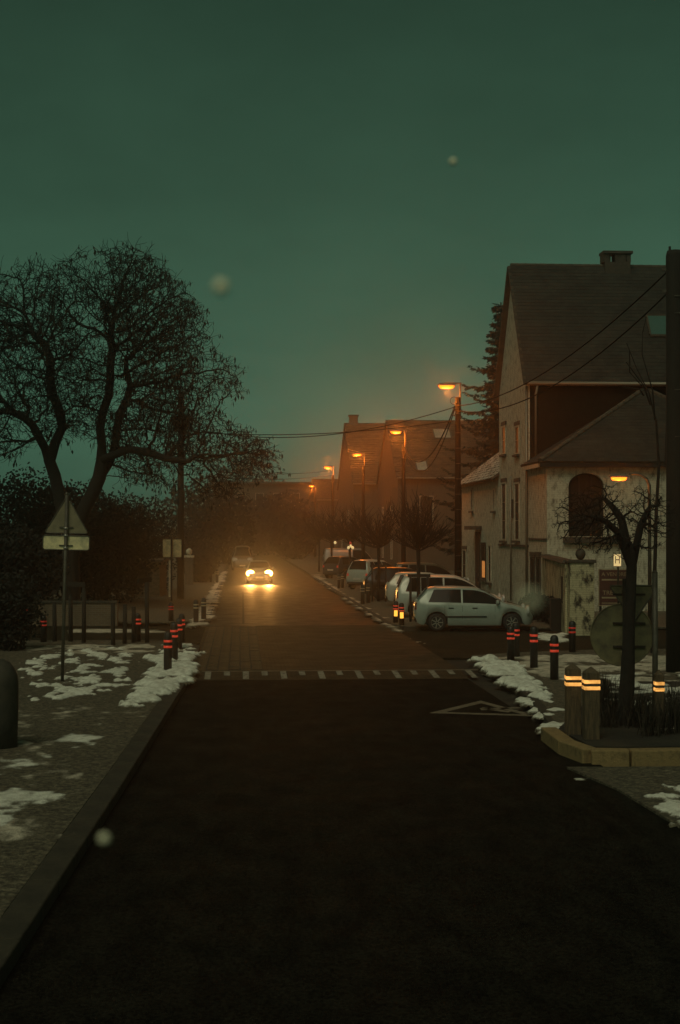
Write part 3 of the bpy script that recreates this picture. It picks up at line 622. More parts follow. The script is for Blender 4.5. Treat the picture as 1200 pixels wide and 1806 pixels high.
# ------------------------------------------------------------------ street lamps and poles
SOD = (1.0, 0.21, 0.018)
def lantern(t, x0, z, power, L=0.64):
    """a flat sodium lantern hanging from the arm end at x0 (local), light pointing down"""
    h = bevel(MB().box((x0, 0, z + 0.06), (L + 0.16, 0.26, 0.10), top=0.7).build('lamp_head', M['lamp_metal'], t), 0.02, 2)
    prof = [(0.02, -0.12), (0.11, -0.11), (0.14, -0.06), (0.145, 0.0)]
    mb = MB(); mb.lathe(prof[::-1], 16)
    mb.v = [(x0 + a * L / 0.30, b, z + c) for a, b, c in mb.v]
    mb.build('lens', M['sodium'], h, True)
    ld = bpy.data.lights.new('sodium_light', 'POINT'); ld.energy = power; ld.color = SOD; ld.shadow_soft_size = 0.12
    lo = bpy.data.objects.new('sodium_light', ld); COL.objects.link(lo); lo.parent = h; lo.location = (x0, -0.02, z - 0.26)
def lamp_pole(px, D, zl, pole_top, label, power, r=0.15, arm=0.25, group='street lamps along the right side', sc=1.0):
    p = at(px, D); t = thing('street_lamp', (p.x, p.y, 0), label, 'street lamp', -YAW * 0.5, group)
    MB().tube([(0, 0, -0.2), (0, 0, pole_top * 0.5), (0, 0, pole_top)], [r, r * 0.85, r * 0.68], 12).build('pole', M['pole'], t, True)
    MB().tube([(0.1, 0, pole_top - 0.9), (0.1, 0, zl + 0.12)], 0.035, 8).build('stem', M['galv'], t, True)
    MB().bar((0.15, 0, zl + 0.10), (-0.30 - arm, 0, zl + 0.10), 0.07, 0.06).build('arm', M['lamp_metal'], t)
    lantern(t, -0.46, zl, power)
    for z in (pole_top - 0.25, pole_top - 0.7): MB().lathe([(r * 0.85, z), (r * 0.85, z + 0.05)], 12).build('collar', M['galv'], t, True)
    # insulators and a coil of cable
    for k, (dx, dz) in enumerate(((-0.18, -0.5), (-0.18, -0.75))): MB().bar((0, 0, pole_top + dz), (dx, -0.05, pole_top + dz), 0.05, 0.06).build('insulator', M['galv'], t)
    return t, p
PW = 720
t1, P1 = lamp_pole(808, 59.6, zat(680, 59.6), zat(700, 59.6), 'tallest looking lit street lamp on a cabled pole beside the white house', 340)
coil = [(-0.17 + 0.15 * math.cos(a), -0.12, zat(707, 59.6) + 0.15 * math.sin(a)) for a in [2 * math.pi * k / 24 for k in range(40)]]
MB().tube(coil, 0.014, 5).build('cable_coil', M['wire'], t1, True)
for z in np.arange(1.2, 8.0, 0.62): MB().box((0.0, -0.13, float(z)), (0.20, 0.02, 0.03)).build('pole_step', M['galv'], t1)
t2, P2_ = lamp_pole(712, 88.7, zat(761, 88.7), zat(788, 88.7), 'lit street lamp in front of the far roof with two skylights', PW)
t3, P3_ = lamp_pole(641, 114, zat(801, 114), zat(822, 114), 'lit street lamp in front of the far roof with the chimney', PW)
t4, P4_ = lamp_pole(587, 135.6, zat(824, 135.6), zat(838, 135.6), 'lit street lamp left of the chimney house against the sky', PW)
t5, P5_ = lamp_pole(556, 191, zat(857, 191), zat(866, 191), 'farthest lit street lamp before the hazy flat roofed block', PW)
# lamp of the side street in front of the arched window
DL = 54.0; p = at(1146, DL); zl = zat(842, DL)
t = thing('street_lamp', (p.x, p.y, 0), 'lit lamp on a slim post in front of the arched window', 'street lamp', -YAW)
MB().tube([(0, 0, -0.1), (0, 0, zl - 0.3), (-0.1, 0, zl - 0.05), (-0.35, 0, zl + 0.12), (-0.75, 0, zl + 0.13)], [0.075, 0.06, 0.055, 0.05, 0.045], 10).build('pole', M['galv'], t, True)
lantern(t, -1.12, zl, 80, 0.60)
# big pole at the right edge
DN = 34.7; pN = at(1192, DN); t = thing('utility_pole', (pN.x, pN.y, 0), 'thick black utility pole in front of the white house roof', 'utility pole', -YAW)
zN = zat(441, DN)
MB().tube([(0, 0, -0.2), (0.0, 0, zN / 2), (-0.01, 0, zN - 0.12), (-0.01, 0, zN)], [0.24, 0.215, 0.20, 0.17], 14).build('shaft', M['wood'], t, True)
MB().tube([(-0.12, 0, zN - 0.05), (-0.12, 0, zN + 0.1)], 0.03, 6).build('pole_cap', M['wood'], t)
for z in (zN - 1.1, zN - 1.5, zN - 3.3, zN - 4.4): MB().box((0.03, -0.215, z), (0.18, 0.012, 0.02)).build('pole_band', M['galv'], t)
for z in (zat(474, DN), zat(512, DN)): MB().bar((-0.1, 0, z), (-0.30, 0, z), 0.05, 0.06).build('insulator', M['galv'], t)
# left pole
DLp = 72.0; pL = at(319, DLp); t = thing('utility_pole', (pL.x, pL.y, 0), 'dark utility pole behind the right branches of the big bare tree', 'utility pole', -YAW)
MB().tube([(0, 0, -0.2), (0, 0, 5), (0, 0, zat(690, DLp))], [0.18, 0.16, 0.13], 12).build('shaft', M['wood'], t, True)
for py in (752, 760): MB().bar((0, 0, zat(py, DLp)), (0.25, -0.05, zat(py, DLp)), 0.05, 0.06).build('insulator', M['galv'], t)
def cable(a, b, sag, label, r=0.02, n=24):
    a, b = Vector(a), Vector(b)
    pts = [a.lerp(b, k / n) - Vector((0, 0, sag * 4 * (k / n) * (1 - k / n))) for k in range(n + 1)]
    pts = [q - a for q in pts]
    o = MB().tube(pts, r, 5).build('overhead_cable', M['wire'], None, True, a); tag(o, label, 'cable', 'overhead cables'); return o
e = Vector((-0.14, -0.05, 0))
pn1 = at(1183, DN, zat(474, DN)); pn2 = at(1183, DN, zat(512, DN))
cable(pn1, Vector((P1.x, P1.y, zat(716, 59.6))) + e, 0.75, 'upper overhead cable from the thick right pole to the nearest tall lamp')
cable(pn2, Vector((P1.x, P1.y, zat(724, 59.6))) + e, 0.95, 'lower overhead cable from the thick right pole to the nearest tall lamp')
pl1 = at(322, DLp, zat(752, DLp)); pl2 = at(322, DLp, zat(760, DLp))
cable(Vector((P1.x, P1.y, zat(718, 59.6))) + e, pl1, 0.85, 'upper overhead cable crossing the street to the left pole')
cable(Vector((P1.x, P1.y, zat(742, 59.6))) + e, pl2, 0.35, 'lower overhead cable crossing the street to the left pole')
cable(Vector((P1.x, P1.y, zat(717, 59.6))) + e, Vector((P2_.x, P2_.y, zat(788, 88.7))), 1.5, 'sagging cable from the nearest tall lamp to the second lamp', 0.03)
cable(Vector((P1.x, P1.y, zat(722, 59.6))) + e, Vector((P2_.x, P2_.y, zat(792, 88.7))), 1.9, 'lowest sagging cable from the nearest tall lamp to the second lamp', 0.022)
pf = at(330, 120)
for dz, s_ in ((0, 'upper'), (-0.45, 'lower')):
    cable(Vector((P4_.x, P4_.y, zat(830, 135.6) + dz)), (pf.x, pf.y, zat(826, 120) + dz), 0.4, s_ + ' faint far cable from the fourth lamp across the street', 0.02)

# ------------------------------------------------------------------ houses
def tiles(parent, O, U, V, W, L, m, name='roof_tiles', tw=0.30, tl=0.30, clip=None, th=0.035):
    """lapped tiles on the plane O + u*U + v*V (V runs up the slope)"""
    O, U, V = Vector(O), Vector(U).normalized(), Vector(V).normalized(); N = U.cross(V).normalized()
    if N.z < 0: N = -N
    mb = MB(); nu = max(1, int(W / tw)); nv = max(1, int(L / tl)); tw = W / nu; tl = L / nv
    for j in range(nv):
        for i in range(nu):
            u = (i + (0.5 if j % 2 else 0)) * tw; v = j * tl
            if u + tw > W + 0.5 * tw + 1e-6: continue
            u1 = min(u + tw * 0.965, W)
            if clip and not clip(u + tw / 2, v + tl / 2): continue
            h = th * random.uniform(0.75, 1.3); lift = 0.012
            a = O + U * u + V * v; b = O + U * u1 + V * v; dv = V * (tl * 1.12)
            mb.add([a + N * lift, b + N * lift, a + N * (lift + h), b + N * (lift + h), b + dv + N * lift, a + dv + N * lift],
                   [(0, 1, 3, 2), (2, 3, 4, 5), (1, 4, 3), (0, 2, 5)])
    o = mb.build(name, m, parent); o['kind'] = 'stuff'; return o
def window(parent, c, U, w_, h, depth=0.10, N=None, bars=(1, 1), lit=False, fm='frame', sill=True, lintel=False, pane='house_glass'):
    """window standing in the wall plane: c is the centre of the foot, U along the wall, N out of the wall"""
    c, U, N = Vector(c), Vector(U).normalized(), Vector(N).normalized(); Z = Vector((0, 0, 1))
    mb = MB(); fw = 0.07
    for a, b in (((-w_ / 2, 0), (-w_ / 2, h)), ((w_ / 2, 0), (w_ / 2, h))): mb.bar(c + U * a[0] + Z * a[1] + N * 0.02, c + U * b[0] + Z * b[1] + N * 0.02, fw, fw)
    mb.bar(c + U * (-w_ / 2 - fw / 2) + Z * h + N * 0.021, c + U * (w_ / 2 + fw / 2) + Z * h + N * 0.021, fw, fw)
    mb.bar(c + U * (-w_ / 2 - fw / 2) + N * 0.021, c + U * (w_ / 2 + fw / 2) + N * 0.021, fw, fw)
    wd = mb.build('window', M[fm], parent)
    nb, nh = bars
    for i in range(nb + 1):
        for j in range(nh + 1):
            a = -w_ / 2 + fw / 2 + (w_ - fw) * i / (nb + 1); b = -w_ / 2 + fw / 2 + (w_ - fw) * (i + 1) / (nb + 1)
            z0 = fw / 2 + (h - fw) * j / (nh + 1); z1 = fw / 2 + (h - fw) * (j + 1) / (nh + 1)
            q = [c + U * (a + 0.015) + Z * (z0 + .015), c + U * (b - 0.015) + Z * (z0 + .015), c + U * (b - .015) + Z * (z1 - .015), c + U * (a + .015) + Z * (z1 - .015)]
            MB().slab([x + N * 0.004 for x in q], N * 0.012).build('pane', M['lit_pane'] if (lit and j == 0) else M[pane], wd)
    if sill: MB().bar(c + U * (-w_ / 2 - 0.12) - Z * 0.09 + N * 0.06, c + U * (w_ / 2 + 0.12) - Z * 0.09 + N * 0.06, 0.2, 0.10).build('sill', M['stone'], wd)
    if lintel: MB().bar(c + U * (-w_ / 2 - 0.15) + Z * (h + 0.14) + N * 0.02, c + U * (w_ / 2 + 0.15) + Z * (h + 0.14) + N * 0.02, 0.08, 0.18).build('lintel', M['stone'], wd)
    return wd
XW = 12.7
def yw(px):   # y of the street wall point seen in column px
    # solve at(px, D).x == XW
    k = (px - CX) / FPX; D = XW / (SN + CS * k); return CS * D - SN * k * D
Yc, Yg, Yh, Ye = yw(965), yw(933), yw(881), yw(815)
DEP = lambda y: SN * XW + CS * y
house = thing('white_house', (XW, Yg, 0), 'tall white brick house with steep roof and gable to the street', 'house')
def hl(x, y, z): return Vector((x - XW, y - Yg, z))     # world to house
ze, zr = zat(672, DEP(Yg)), zat(471, DEP((Yg + Yh) / 2)); Ym = (Yg + Yh) / 2; LEN = 24.0
# body: pentagon extruded along +X
poly = [hl(XW, Yg, -0.1), hl(XW, Yh, -0.1), hl(XW, Yh, ze), hl(XW, Ym, zr), hl(XW, Yg, ze)]
MB().slab(poly, (LEN, 0, 0)).build('wall', M['white_brick'], house)
# dark slate cladding over the wall facing the camera
MB().box(hl(XW + LEN / 2, Yg - 0.03, 3.0 + (ze - 3.2) / 2), (LEN - 0.1, 0.05, ze - 3.2)).build('slate_cladding', M['dark_board'], house)
ov = 0.22
sl = Vector((0, Ym - Yg, zr - ze)); Ls = sl.length; sl.normalize(); nn = Vector((0, -sl.z, sl.y))
o1 = hl(XW - 0.26, Yg, ze) - sl * ov
rf = MB().slab([o1 + nn * .02, o1 + nn * .02 + Vector((LEN + .2, 0, 0)), o1 + nn * .02 + Vector((LEN + .2, 0, 0)) + sl * (Ls + ov), o1 + nn * .02 + sl * (Ls + ov)], nn * 0.10).build('roof', M['ridge'], house)
tiles(rf, o1 + nn * 0.12, (1, 0, 0), sl, 20, Ls + ov - 0.02, M['tile'], tw=0.23, tl=0.20, th=0.011)
sl2 = Vector((0, -sl.y, sl.z)); nn2 = Vector((0, nn.y * -1, nn.z)); o2 = hl(XW - 0.26, Yh, ze) - sl2 * ov
MB().slab([o2 + nn2 * .02, o2 + nn2 * .02 + Vector((LEN + .2, 0, 0)), o2 + nn2 * .02 + Vector((LEN + .2, 0, 0)) + sl2 * (Ls + ov), o2 + nn2 * .02 + sl2 * (Ls + ov)], nn2 * 0.10).build('roof', M['ridge'], house)
for k in range(48): MB().tube([hl(XW - 0.12 + k * 0.42, Ym, zr + 0.10), hl(XW - 0.12 + k * 0.42 + 0.41, Ym, zr + 0.10)], [0.105, 0.115], 8).build('ridge_tile', M['ridge'], rf)
# gutter and downpipe
MB().tube([hl(XW - 0.1, Yg - 0.32, ze - 0.12), hl(XW + 20, Yg - 0.32, ze - 0.12)], 0.09, 8).build('gutter', M['gutter'], house, True)
MB().tube([hl(XW + 0.35, Yg - 0.30, ze - 0.15), hl(XW + 0.3, Yg - 0.12, ze - 0.6), hl(XW + 0.3, Yg - 0.12, 6.4)], 0.06, 8).build('downpipe', M['gutter'], house, True)
MB().tube([hl(XW - 0.08, Yg + 0.12, ze - 0.2), hl(XW - 0.08, Yg + 0.12, 0)], 0.055, 8).build('downpipe', M['gutter'], house, True)
MB().tube([hl(XW - 0.08, yw(904), zat(840, DEP(yw(904)))), hl(XW - 0.08, yw(904), 0.2)], 0.04, 8).build('downpipe', M['gutter'], house, True)
# skylight in the roof
def roof_pt(px, py):   # meet the near roof plane
    f0 = Vector((SN, CS, 0)); rr = Vector((CS, -SN, 0)); zz = Vector((0, 0, 1)); F = f0 * math.cos(PIT) + zz * math.sin(PIT); U = zz * math.cos(PIT) - f0 * math.sin(PIT)
    ray = F + rr * ((px - CX) / FPX) + U * ((CY - py) / FPX); Cc = Vector((0, 0, CAMZ)); Nw = nn; Pw = Vector((XW, Yg, ze)) + nn * 0.16
    return Cc + ray * ((Pw - Cc).dot(Nw) / ray.dot(Nw))
a = roof_pt(1147, 592); b = roof_pt(1147, 557)
sw, sh = 1.05, (b - a).length
fr = MB()
A_ = a - Vector((XW, Yg, 0))
for q0, q1 in ((A_, A_ + Vector((sw, 0, 0))), (A_ + sl * sh, A_ + sl * sh + Vector((sw, 0, 0)))): fr.bar(q0 + nn * .03, q1 + nn * .03, 0.09, 0.1)
for q0, q1 in ((A_ + sl * .05, A_ + sl * (sh - .05)), (A_ + Vector((sw, 0, 0)) + sl * .05, A_ + Vector((sw, 0, 0)) + sl * (sh - .05))): fr.bar(q0 + nn * .03, q1 + nn * .03, 0.09, 0.1)
skl = fr.build('skylight', M['ridge'], rf)
MB().slab([A_ + nn * .02, A_ + nn * .02 + Vector((sw, 0, 0)), A_ + nn * .02 + Vector((sw, 0, 0)) + sl * sh, A_ + nn * .02 + sl * sh], nn * 0.03).build('pane', M['skyglass'], rf)
# chimney with capped flue openings
cxm = at(1091, DEP(Ym)); c0 = hl(cxm.x, Ym, zr - 0.4); zt_ = zat(440, DEP(Ym))
wch = 48 / FPX * DEP(Ym)
ch = MB().box(c0 + Vector((0, 0, (zt_ - 0.55 - zr + .4) / 2)), (wch - .06, 0.7, zt_ - 0.55 - zr + .4)).build('chimney', M['stone'], house)
zc0 = zt_ - 0.55 - zr + .4
for sx in (-0.43, 0.0, 0.43):
    for sy in (-0.28, 0.28): MB().box(c0 + Vector((sx * (wch - .06) + (0.13 if sx == 0 else 0), sy, zc0 + 0.19)), (0.2 if sx else 0.5, 0.14, 0.38)).build('cap_pier', M['stone'], ch)
MB().box(c0 + Vector((-0.1 * wch - .38, 0, zc0 + 0.19)), (0.36, 0.6, 0.379)).build('flue', M['stone'], ch)
MB().box(c0 + Vector((0, 0, zc0 + 0.45)), (wch + 0.14, 0.86, 0.12)).build('cap_slab', M['stone'], ch)
# gable windows
WN = (-1, 0, 0); WU = (0, 1, 0)
def wall_win(parent, base, pxa, pxb, pyt, pyb, **kw):
    ya_, yb_ = yw(pxb), yw(pxa); yc = (ya_ + yb_) / 2; D = DEP(yc)
    return window(parent, (XW - base[0] - 0.001, yc - base[1], zat(pyb, D)), WU, yb_ - ya_, zat(pyt, D) - zat(pyb, D), N=WN, **kw)
hb = (XW, Yg)
for a_, b_ in ((886.5, 893.5), (909.5, 917)):
    wall_win(house, hb, a_, b_, 852, 952, lintel=True, fm='trim', bars=(1, 2))
    wall_win(house, hb, a_ + .5, b_ - .5, 752, 800, lintel=True, fm='trim')
wall_win(house, hb, 902.5, 906, 882, 912, sill=False, fm='stone', bars=(0, 0))
MB().bar(hl(XW - 0.04, Yg, zat(963, DEP(Yg))), hl(XW - 0.04, Yh, zat(963, DEP(Yg))), 0.08, 0.09).build('string_course', M['stone'], house)

# front wing
wing = thing('front_wing', (XW, Yc, 0), 'white brick front wing with arched window and hipped roof', 'house')
zw = zat(815, DEP(Yc)); WW = 10.4; dY = Yg - Yc - 0.06
def wl(x, y, z): return Vector((x - XW, y - Yc, z))
# front wall with an arched opening
Dq = DEP(Yc)
def fx(px):    # x on the front face y = Yc
    k = (px - CX) / FPX; D = Yc / (CS - SN * k); return SN * D + CS * k * D
ax0, ax1 = fx(1003) - XW, fx(1066) - XW; zs, zt2 = zat(946, Dq), zat(834, Dq); acx = (ax0 + ax1) / 2; aw = (ax1 - ax0) / 2; rise = 0.55
arc = [(acx + aw * math.cos(a), zt2 - rise + rise * math.sin(a)) for a in [math.pi * k / 16 for k in range(17)]]      # right to left
fw = MB()
def fpiece(pts): fw.slab([(q[0], 0, q[1]) for q in pts], (0, 0.35, 0))
fpiece([(0, -0.1), (WW, -0.1), (WW, zs), (0, zs)])
fpiece([(0, zs + .001), (ax0, zs + .001), (ax0, zt2 - rise), (ax0, zw), (0, zw)])
fpiece([(ax1, zs + .001), (WW, zs + .001), (WW, zw), (ax1, zw)])
for (x1, z1), (x0, z0) in zip(arc[:-1], arc[1:]): fpiece([(x0, z0), (x1, z1), (x1, zw), (x0, zw)])
fw.build('front_wall', M['white_brick'], wing)
MB().box((0.175, dY / 2 + 0.18, zw / 2 - 0.05), (0.35, dY - 0.36, zw + 0.1)).build('side_wall', M['white_brick'], wing)
MB().box((WW - .175, dY / 2 + 0.18, zw / 2 - 0.05), (0.35, dY - 0.36, zw + 0.1)).build('side_wall', M['white_brick'], wing)
# arched window
aw_ = thing('arched_window', (0, 0, 0), None, None); aw_.parent = wing
fr = MB(); y0 = 0.2
fr.tube([(ax0 + .04, y0, zs), (ax0 + .04, y0, zt2 - rise)] + [(acx + (q[0] - acx) * .975, y0, q[1] - .03) for q in arc[::-1]] + [(ax1 - .04, y0, zs)], 0.05, 6)
fr.build('window_frame', M['wood'], aw_)
for k in range(1, 3):
    x = ax0 + (ax1 - ax0) * k / 3; MB().box((x, y0, (zs + zt2) / 2 - .05), (0.06, 0.06, zt2 - zs - 0.15)).build('mullion', M['wood'], aw_)
for k in range(1, 4):
    z = zs + (zt2 - zs) * k / 4.4; MB().box((acx, y0 + .002, z), (ax1 - ax0 - .1, 0.05, 0.05)).build('glazing_bar', M['wood'], aw_)
MB().slab([(ax0, y0 + .03, zs), (ax1, y0 + .03, zs)] + [(q[0], y0 + .03, q[1]) for q in arc], (0, 0.02, 0)).build('pane', M['house_glass'], aw_)
MB().box(((fx(993) + fx(1100)) / 2 - XW, -0.10, zs - 0.14), (fx(1100) - fx(993), 0.3, 0.24)).build('sill', M['stone'], wing)
# hipped roof of the wing
ap = Vector((WW / 2, dY, zat(688, DEP(Yg)))); ev = 0.35
E0, E1, E2, E3 = Vector((-ev, -ev, zw - .05)), Vector((WW + ev, -ev, zw - .05)), Vector((WW + ev, dY, zw - .05)), Vector((-ev, dY, zw - .05))
for nm, tri, m in (('roof', (E0, E1, ap), 'ridge'), ('roof', (E3, E0, ap), 'ridge'), ('roof', (E1, E2, ap), 'ridge')):
    n_ = (tri[1] - tri[0]).cross(tri[2] - tri[0]).normalized(); n_ = n_ if n_.z > 0 else -n_
    r_ = MB().slab(tri, n_ * 0.08).build(nm, M['ridge'], wing)
    u_ = (tri[1] - tri[0]); W_ = u_.length; u_.normalize(); v_ = (tri[2] - tri[0]); s0 = v_.dot(u_); v_ = v_ - u_ * s0; L_ = v_.length
    tiles(r_, tri[0] + n_ * .08, u_, v_, W_, L_, M['tile'], tw=0.24, tl=0.21, th=0.011, clip=lambda u, v, s0=s0, W_=W_, L_=L_: (u > s0 * v / L_ - .02) and (u < W_ - (W_ - s0) * v / L_ + .02))
for tri in ((E0, ap), (E1, ap)):
    for k in range(18):
        a = tri[0].lerp(tri[1], k / 18); b = tri[0].lerp(tri[1], (k + .98) / 18); MB().tube([a + Vector((0, 0, .1)), b + Vector((0, 0, .1))], [.12, .11], 8).build('hip_tile', M['ridge'], wing)
MB().box((WW / 2, -ev + .02, zw - 0.1), (WW + 2 * ev, 0.05, 0.22)).build('fascia', M['wood'], wing)
MB().box((-ev + .02, dY / 2 - .1, zw - 0.1), (0.05, dY - .3, 0.22)).build('fascia', M['trim'], wing)
wb = (XW, Yc)
for a_, b_ in ((937.5, 944), (947.5, 954)): wall_win(wing, wb, a_, b_, 983, 1074, sill=False, lintel=True, fm='stone', bars=(0, 1))
MB().bar(wl(XW - 0.03, Yc + .02, zat(951, DEP(Yc))), wl(XW - 0.03, Yg - .1, zat(951, DEP(Yc))), 0.05, 0.07).build('string_course', M['stone'], wing)

# low side wing
low = thing('low_wing', (XW, Yh, 0), 'low white brick wing with snow dusted roof beyond the gable', 'house')
z7 = zat(839, DEP(yw(879))); LX = 9.0; dL = Ye - Yh
MB().box((LX / 2, dL / 2 + 0.03, z7 / 2 - .05), (LX, dL - 0.06, z7 + .1)).build('wall', M['white_brick'], low)
rs = Vector((1, 0, 0.75)).normalized()
p0 = Vector((-0.35, 0.05, z7 - .22)); n_ = Vector((-rs.z, 0, rs.x)); LR = 5.8
r_ = MB().slab([p0, p0 + Vector((0, dL + .2, 0)), p0 + Vector((0, dL + .2, 0)) + rs * LR, p0 + rs * LR], n_ * 0.09).build('roof', M['ridge'], low)
tiles(r_, p0 + n_ * .09, (0, 1, 0), rs, dL + .2, LR, M['tile_snow'], tw=0.28, tl=0.28)
gw = MB().slab([(0.0, dL - .05, z7 - .02), (LX, dL - .05, z7 - .02), (4.4, dL - .05, z7 + 3.3)], (0, 0.3, 0)).build('gable_wall', M['white_brick'], low)
rs2 = Vector((-rs.x, 0, rs.z)); p9 = Vector((LX + .2, 0.05, z7 - .1)); MB().slab([p9, p9 + Vector((0, dL + .2, 0)), p9 + Vector((0, dL + .2, 0)) + rs2 * LR, p9 + rs2 * LR], Vector((rs.z, 0, rs.x)) * .09).build('roof', M['ridge'], low)
lb = (XW, Yh)
wall_win(low, lb, 850.5, 857.5, 958, 1020, lit=True, bars=(0, 1), fm='wood')
wall_win(low, lb, 862.5, 867, 962, 1026, bars=(0, 1), fm='trim')
wall_win(low, lb, 817, 823, 970, 1022, bars=(0, 1), fm='trim', lintel=True)
for a_, b_ in ((832, 835), (871, 874)): wall_win(low, lb, a_, b_, 862, 900, bars=(0, 0), fm='trim', sill=True)
# door with slab canopy
yd0, yd1 = yw(848), yw(840.5); yc = (yd0 + yd1) / 2; Dd = DEP(yc)
dr = MB().box((-0.03, yc - Yh, zat(938, Dd) / 2), (0.08, yd1 - yd0, zat(938, Dd))).build('door', M['wood'], low)
MB().box((-0.09, yc - Yh - .5, 1.15), (0.06, 0.04, 0.15)).build('handle', M['galv'], dr)
MB().box((-0.30, yc - Yh, zat(931, Dd)), (0.62, yd1 - yd0 + 0.7, 0.2)).build('canopy', M['stone'], low)
# garden wall and pillar
Dp = 48.6; pp = at(1024, Dp)
t = thing('brick_pillar', (pp.x, pp.y, 0), 'flaking whitewashed brick gate pillar beside the dark red board', 'pillar', -YAW)
hp = zat(992, Dp); bevel(MB().box((0, 0, hp / 2 - .05), (0.80, 0.7, hp + .1)).build('shaft', M['old_brick'], t), 0.02, 2)
bevel(MB().box((0.0, 0, hp + 0.04), (0.92, 0.8, 0.10)).build('cap', M['stone'], t), 0.015, 1)
MB().lathe([(0.05, hp + .09), (0.12, hp + .14), (0.17, hp + .25), (0.16, hp + .36), (0.08, hp + .45)], 14).build('finial', M['stone'], t, True)
a = at(1003, Dp + .3); b = Vector((XW - .1, Yc - .1, 0)); d = b - a; rz = math.atan2(d.y, d.x); hw = zat(996, Dp)
t = thing('garden_wall', (a.x, a.y, 0), 'white garden wall with dark tiled coping joining pillar and house', 'wall', rz)
L_ = d.length
MB().box((L_ / 2, 0, hw / 2 - .05), (L_, 0.24, hw + .1)).build('wall', M['old_brick'], t)
for k in range(int(L_ / 0.5)): bevel(MB().box((0.25 + k * 0.5, 0, hw + 0.10), (0.49, 0.46, 0.12), top=0.7).build('coping_stone', M['stone'], t), 0.01, 1)
MB().box((1.2, 0.13, hw * 0.62), (0.5, 0.03, 0.9)).build('vent_slot', M['wood'], t)
MB().box((2.0, 0.3, 0.55), (0.7, 0.35, 1.1)).build('meter_box', M['wood'], t)

# far houses on the right
def far_house(px_near, px_far, py_e, py_r, Xs, length, label, m='far_brick', chim=None, sky_=(), wins=(), base=None):
    k = (px_near - CX) / FPX; Dn = Xs / (SN + CS * k); yn = CS * Dn - SN * k * Dn
    k = (px_far - CX) / FPX; Df = Xs / (SN + CS * k); yf = CS * Df - SN * k * Df
    ym = (yn + yf) / 2; Dm = SN * Xs + CS * ym; ze = zat(py_e, Dn); zr = zat(py_r, Dm)
    t = thing('far_house', (Xs, yn, 0), label, 'house', 0, 'hazy houses up the right side'); dy = yf - yn
    MB().slab([(0, 0, -.1), (0, dy, -.1), (0, dy, ze), (0, dy / 2, zr), (0, 0, ze)], (length, 0, 0)).build('wall', M[m], t)
    sl = Vector((0, dy / 2, zr - ze)); L = sl.length; sl.normalize(); n = Vector((0, -sl.z, sl.y)); o = Vector((-.15, 0, ze)) - sl * .3
    r = MB().slab([o + n * .02, o + n * .02 + Vector((length + .3, 0, 0)), o + n * .02 + Vector((length + .3, 0, 0)) + sl * (L + .3), o + n * .02 + sl * (L + .3)], n * .1).build('roof', M['ridge'], t)
    tiles(r, o + n * .12, (1, 0, 0), sl, length, L + .3, M['tile_far'], tw=0.42, tl=0.42, th=.06)
    sb = Vector((0, -sl.y, sl.z)); nb = Vector((0, -n.y, n.z)); ob = Vector((-.15, dy, ze)) - sb * .3
    MB().slab([ob + nb * .02, ob + nb * .02 + Vector((length + .3, 0, 0)), ob + nb * .02 + Vector((length + .3, 0, 0)) + sb * (L + .3), ob + nb * .02 + sb * (L + .3)], nb * .1).build('roof', M['ridge'], t)
    MB().tube([(-.1, -.35, ze - .15), (length, -.35, ze - .15)], .09, 6).build('gutter', M['gutter'], t)
    if chim:
        c = MB().box((chim, dy / 2, zr + .1), (0.95, 0.95, 1.6)).build('chimney', M['red_brick'], t); MB().box((chim, dy / 2, zr + .95), (1.15, 1.15, .16)).build('cap_slab', M['stone'], c)
    def plane_pt(px, py):
        f0 = Vector((SN, CS, 0)); rr = Vector((CS, -SN, 0)); zz = Vector((0, 0, 1)); F = f0 * math.cos(PIT) + zz * math.sin(PIT); U = zz * math.cos(PIT) - f0 * math.sin(PIT)
        ray = F + rr * ((px - CX) / FPX) + U * ((CY - py) / FPX); Cc = Vector((0, 0, CAMZ)); Pw = Vector((Xs, yn, ze)) + n * .2
        return Cc + ray * ((Pw - Cc).dot(n) / ray.dot(n)) - Vector((Xs, yn, 0))
    for (x0, x1, y0, y1) in sky_:
        a = plane_pt(x0, y1); b = plane_pt(x1, y1); c = plane_pt(x0, y0); w_ = b.x - a.x; h = (c - a).length
        fr = MB()
        for s_ in (0, w_): fr.bar(a + Vector((s_, 0, 0)), a + Vector((s_, 0, 0)) + sl * h, .12, .12)
        for s_ in (0, h): fr.bar(a + sl * s_ + Vector((-.06, 0, 0)) + n * .003, a + sl * s_ + Vector((w_ + .06, 0, 0)) + n * .003, .12, .12)
        s = fr.build('skylight', M['ridge'], r); MB().slab([a, a + Vector((w_, 0, 0)), a + Vector((w_, 0, 0)) + sl * h, a + sl * h], n * .04).build('pane', M['painted_sheen'], s)
    for (x0, x1, y0, y1, fm) in wins:
        k0 = (x0 - CX) / FPX; D = yn / (CS - SN * k0); xa = SN * D + CS * k0 * D; k1 = (x1 - CX) / FPX; D1 = yn / (CS - SN * k1); xb = SN * D1 + CS * k1 * D1
        window(t, ((xa + xb) / 2 - Xs, -.001, zat(y1, D)), (1, 0, 0), xb - xa, zat(y0, D) - zat(y1, D), N=(0, -1, 0), fm=fm, bars=(1, 1))
    for yy in (0.28, 0.72):
        for z in (1.0, 4.0): window(t, (-.001, dy * yy, z), (0, 1, 0), 1.1, 1.7, N=(-1, 0, 0), fm='trim')
    return t
far_house(702, 667, 840, 743, 13.4, 16, 'hazy brown house with two skylights and a white framed window', sky_=((767, 797, 757, 773), (736, 756, 813, 830)), wins=((741, 764, 875, 925, 'trim'),))
far_house(624, 597, 851, 748, 11.8, 10, 'hazy brown house with a chimney at its street gable', chim=0.9)
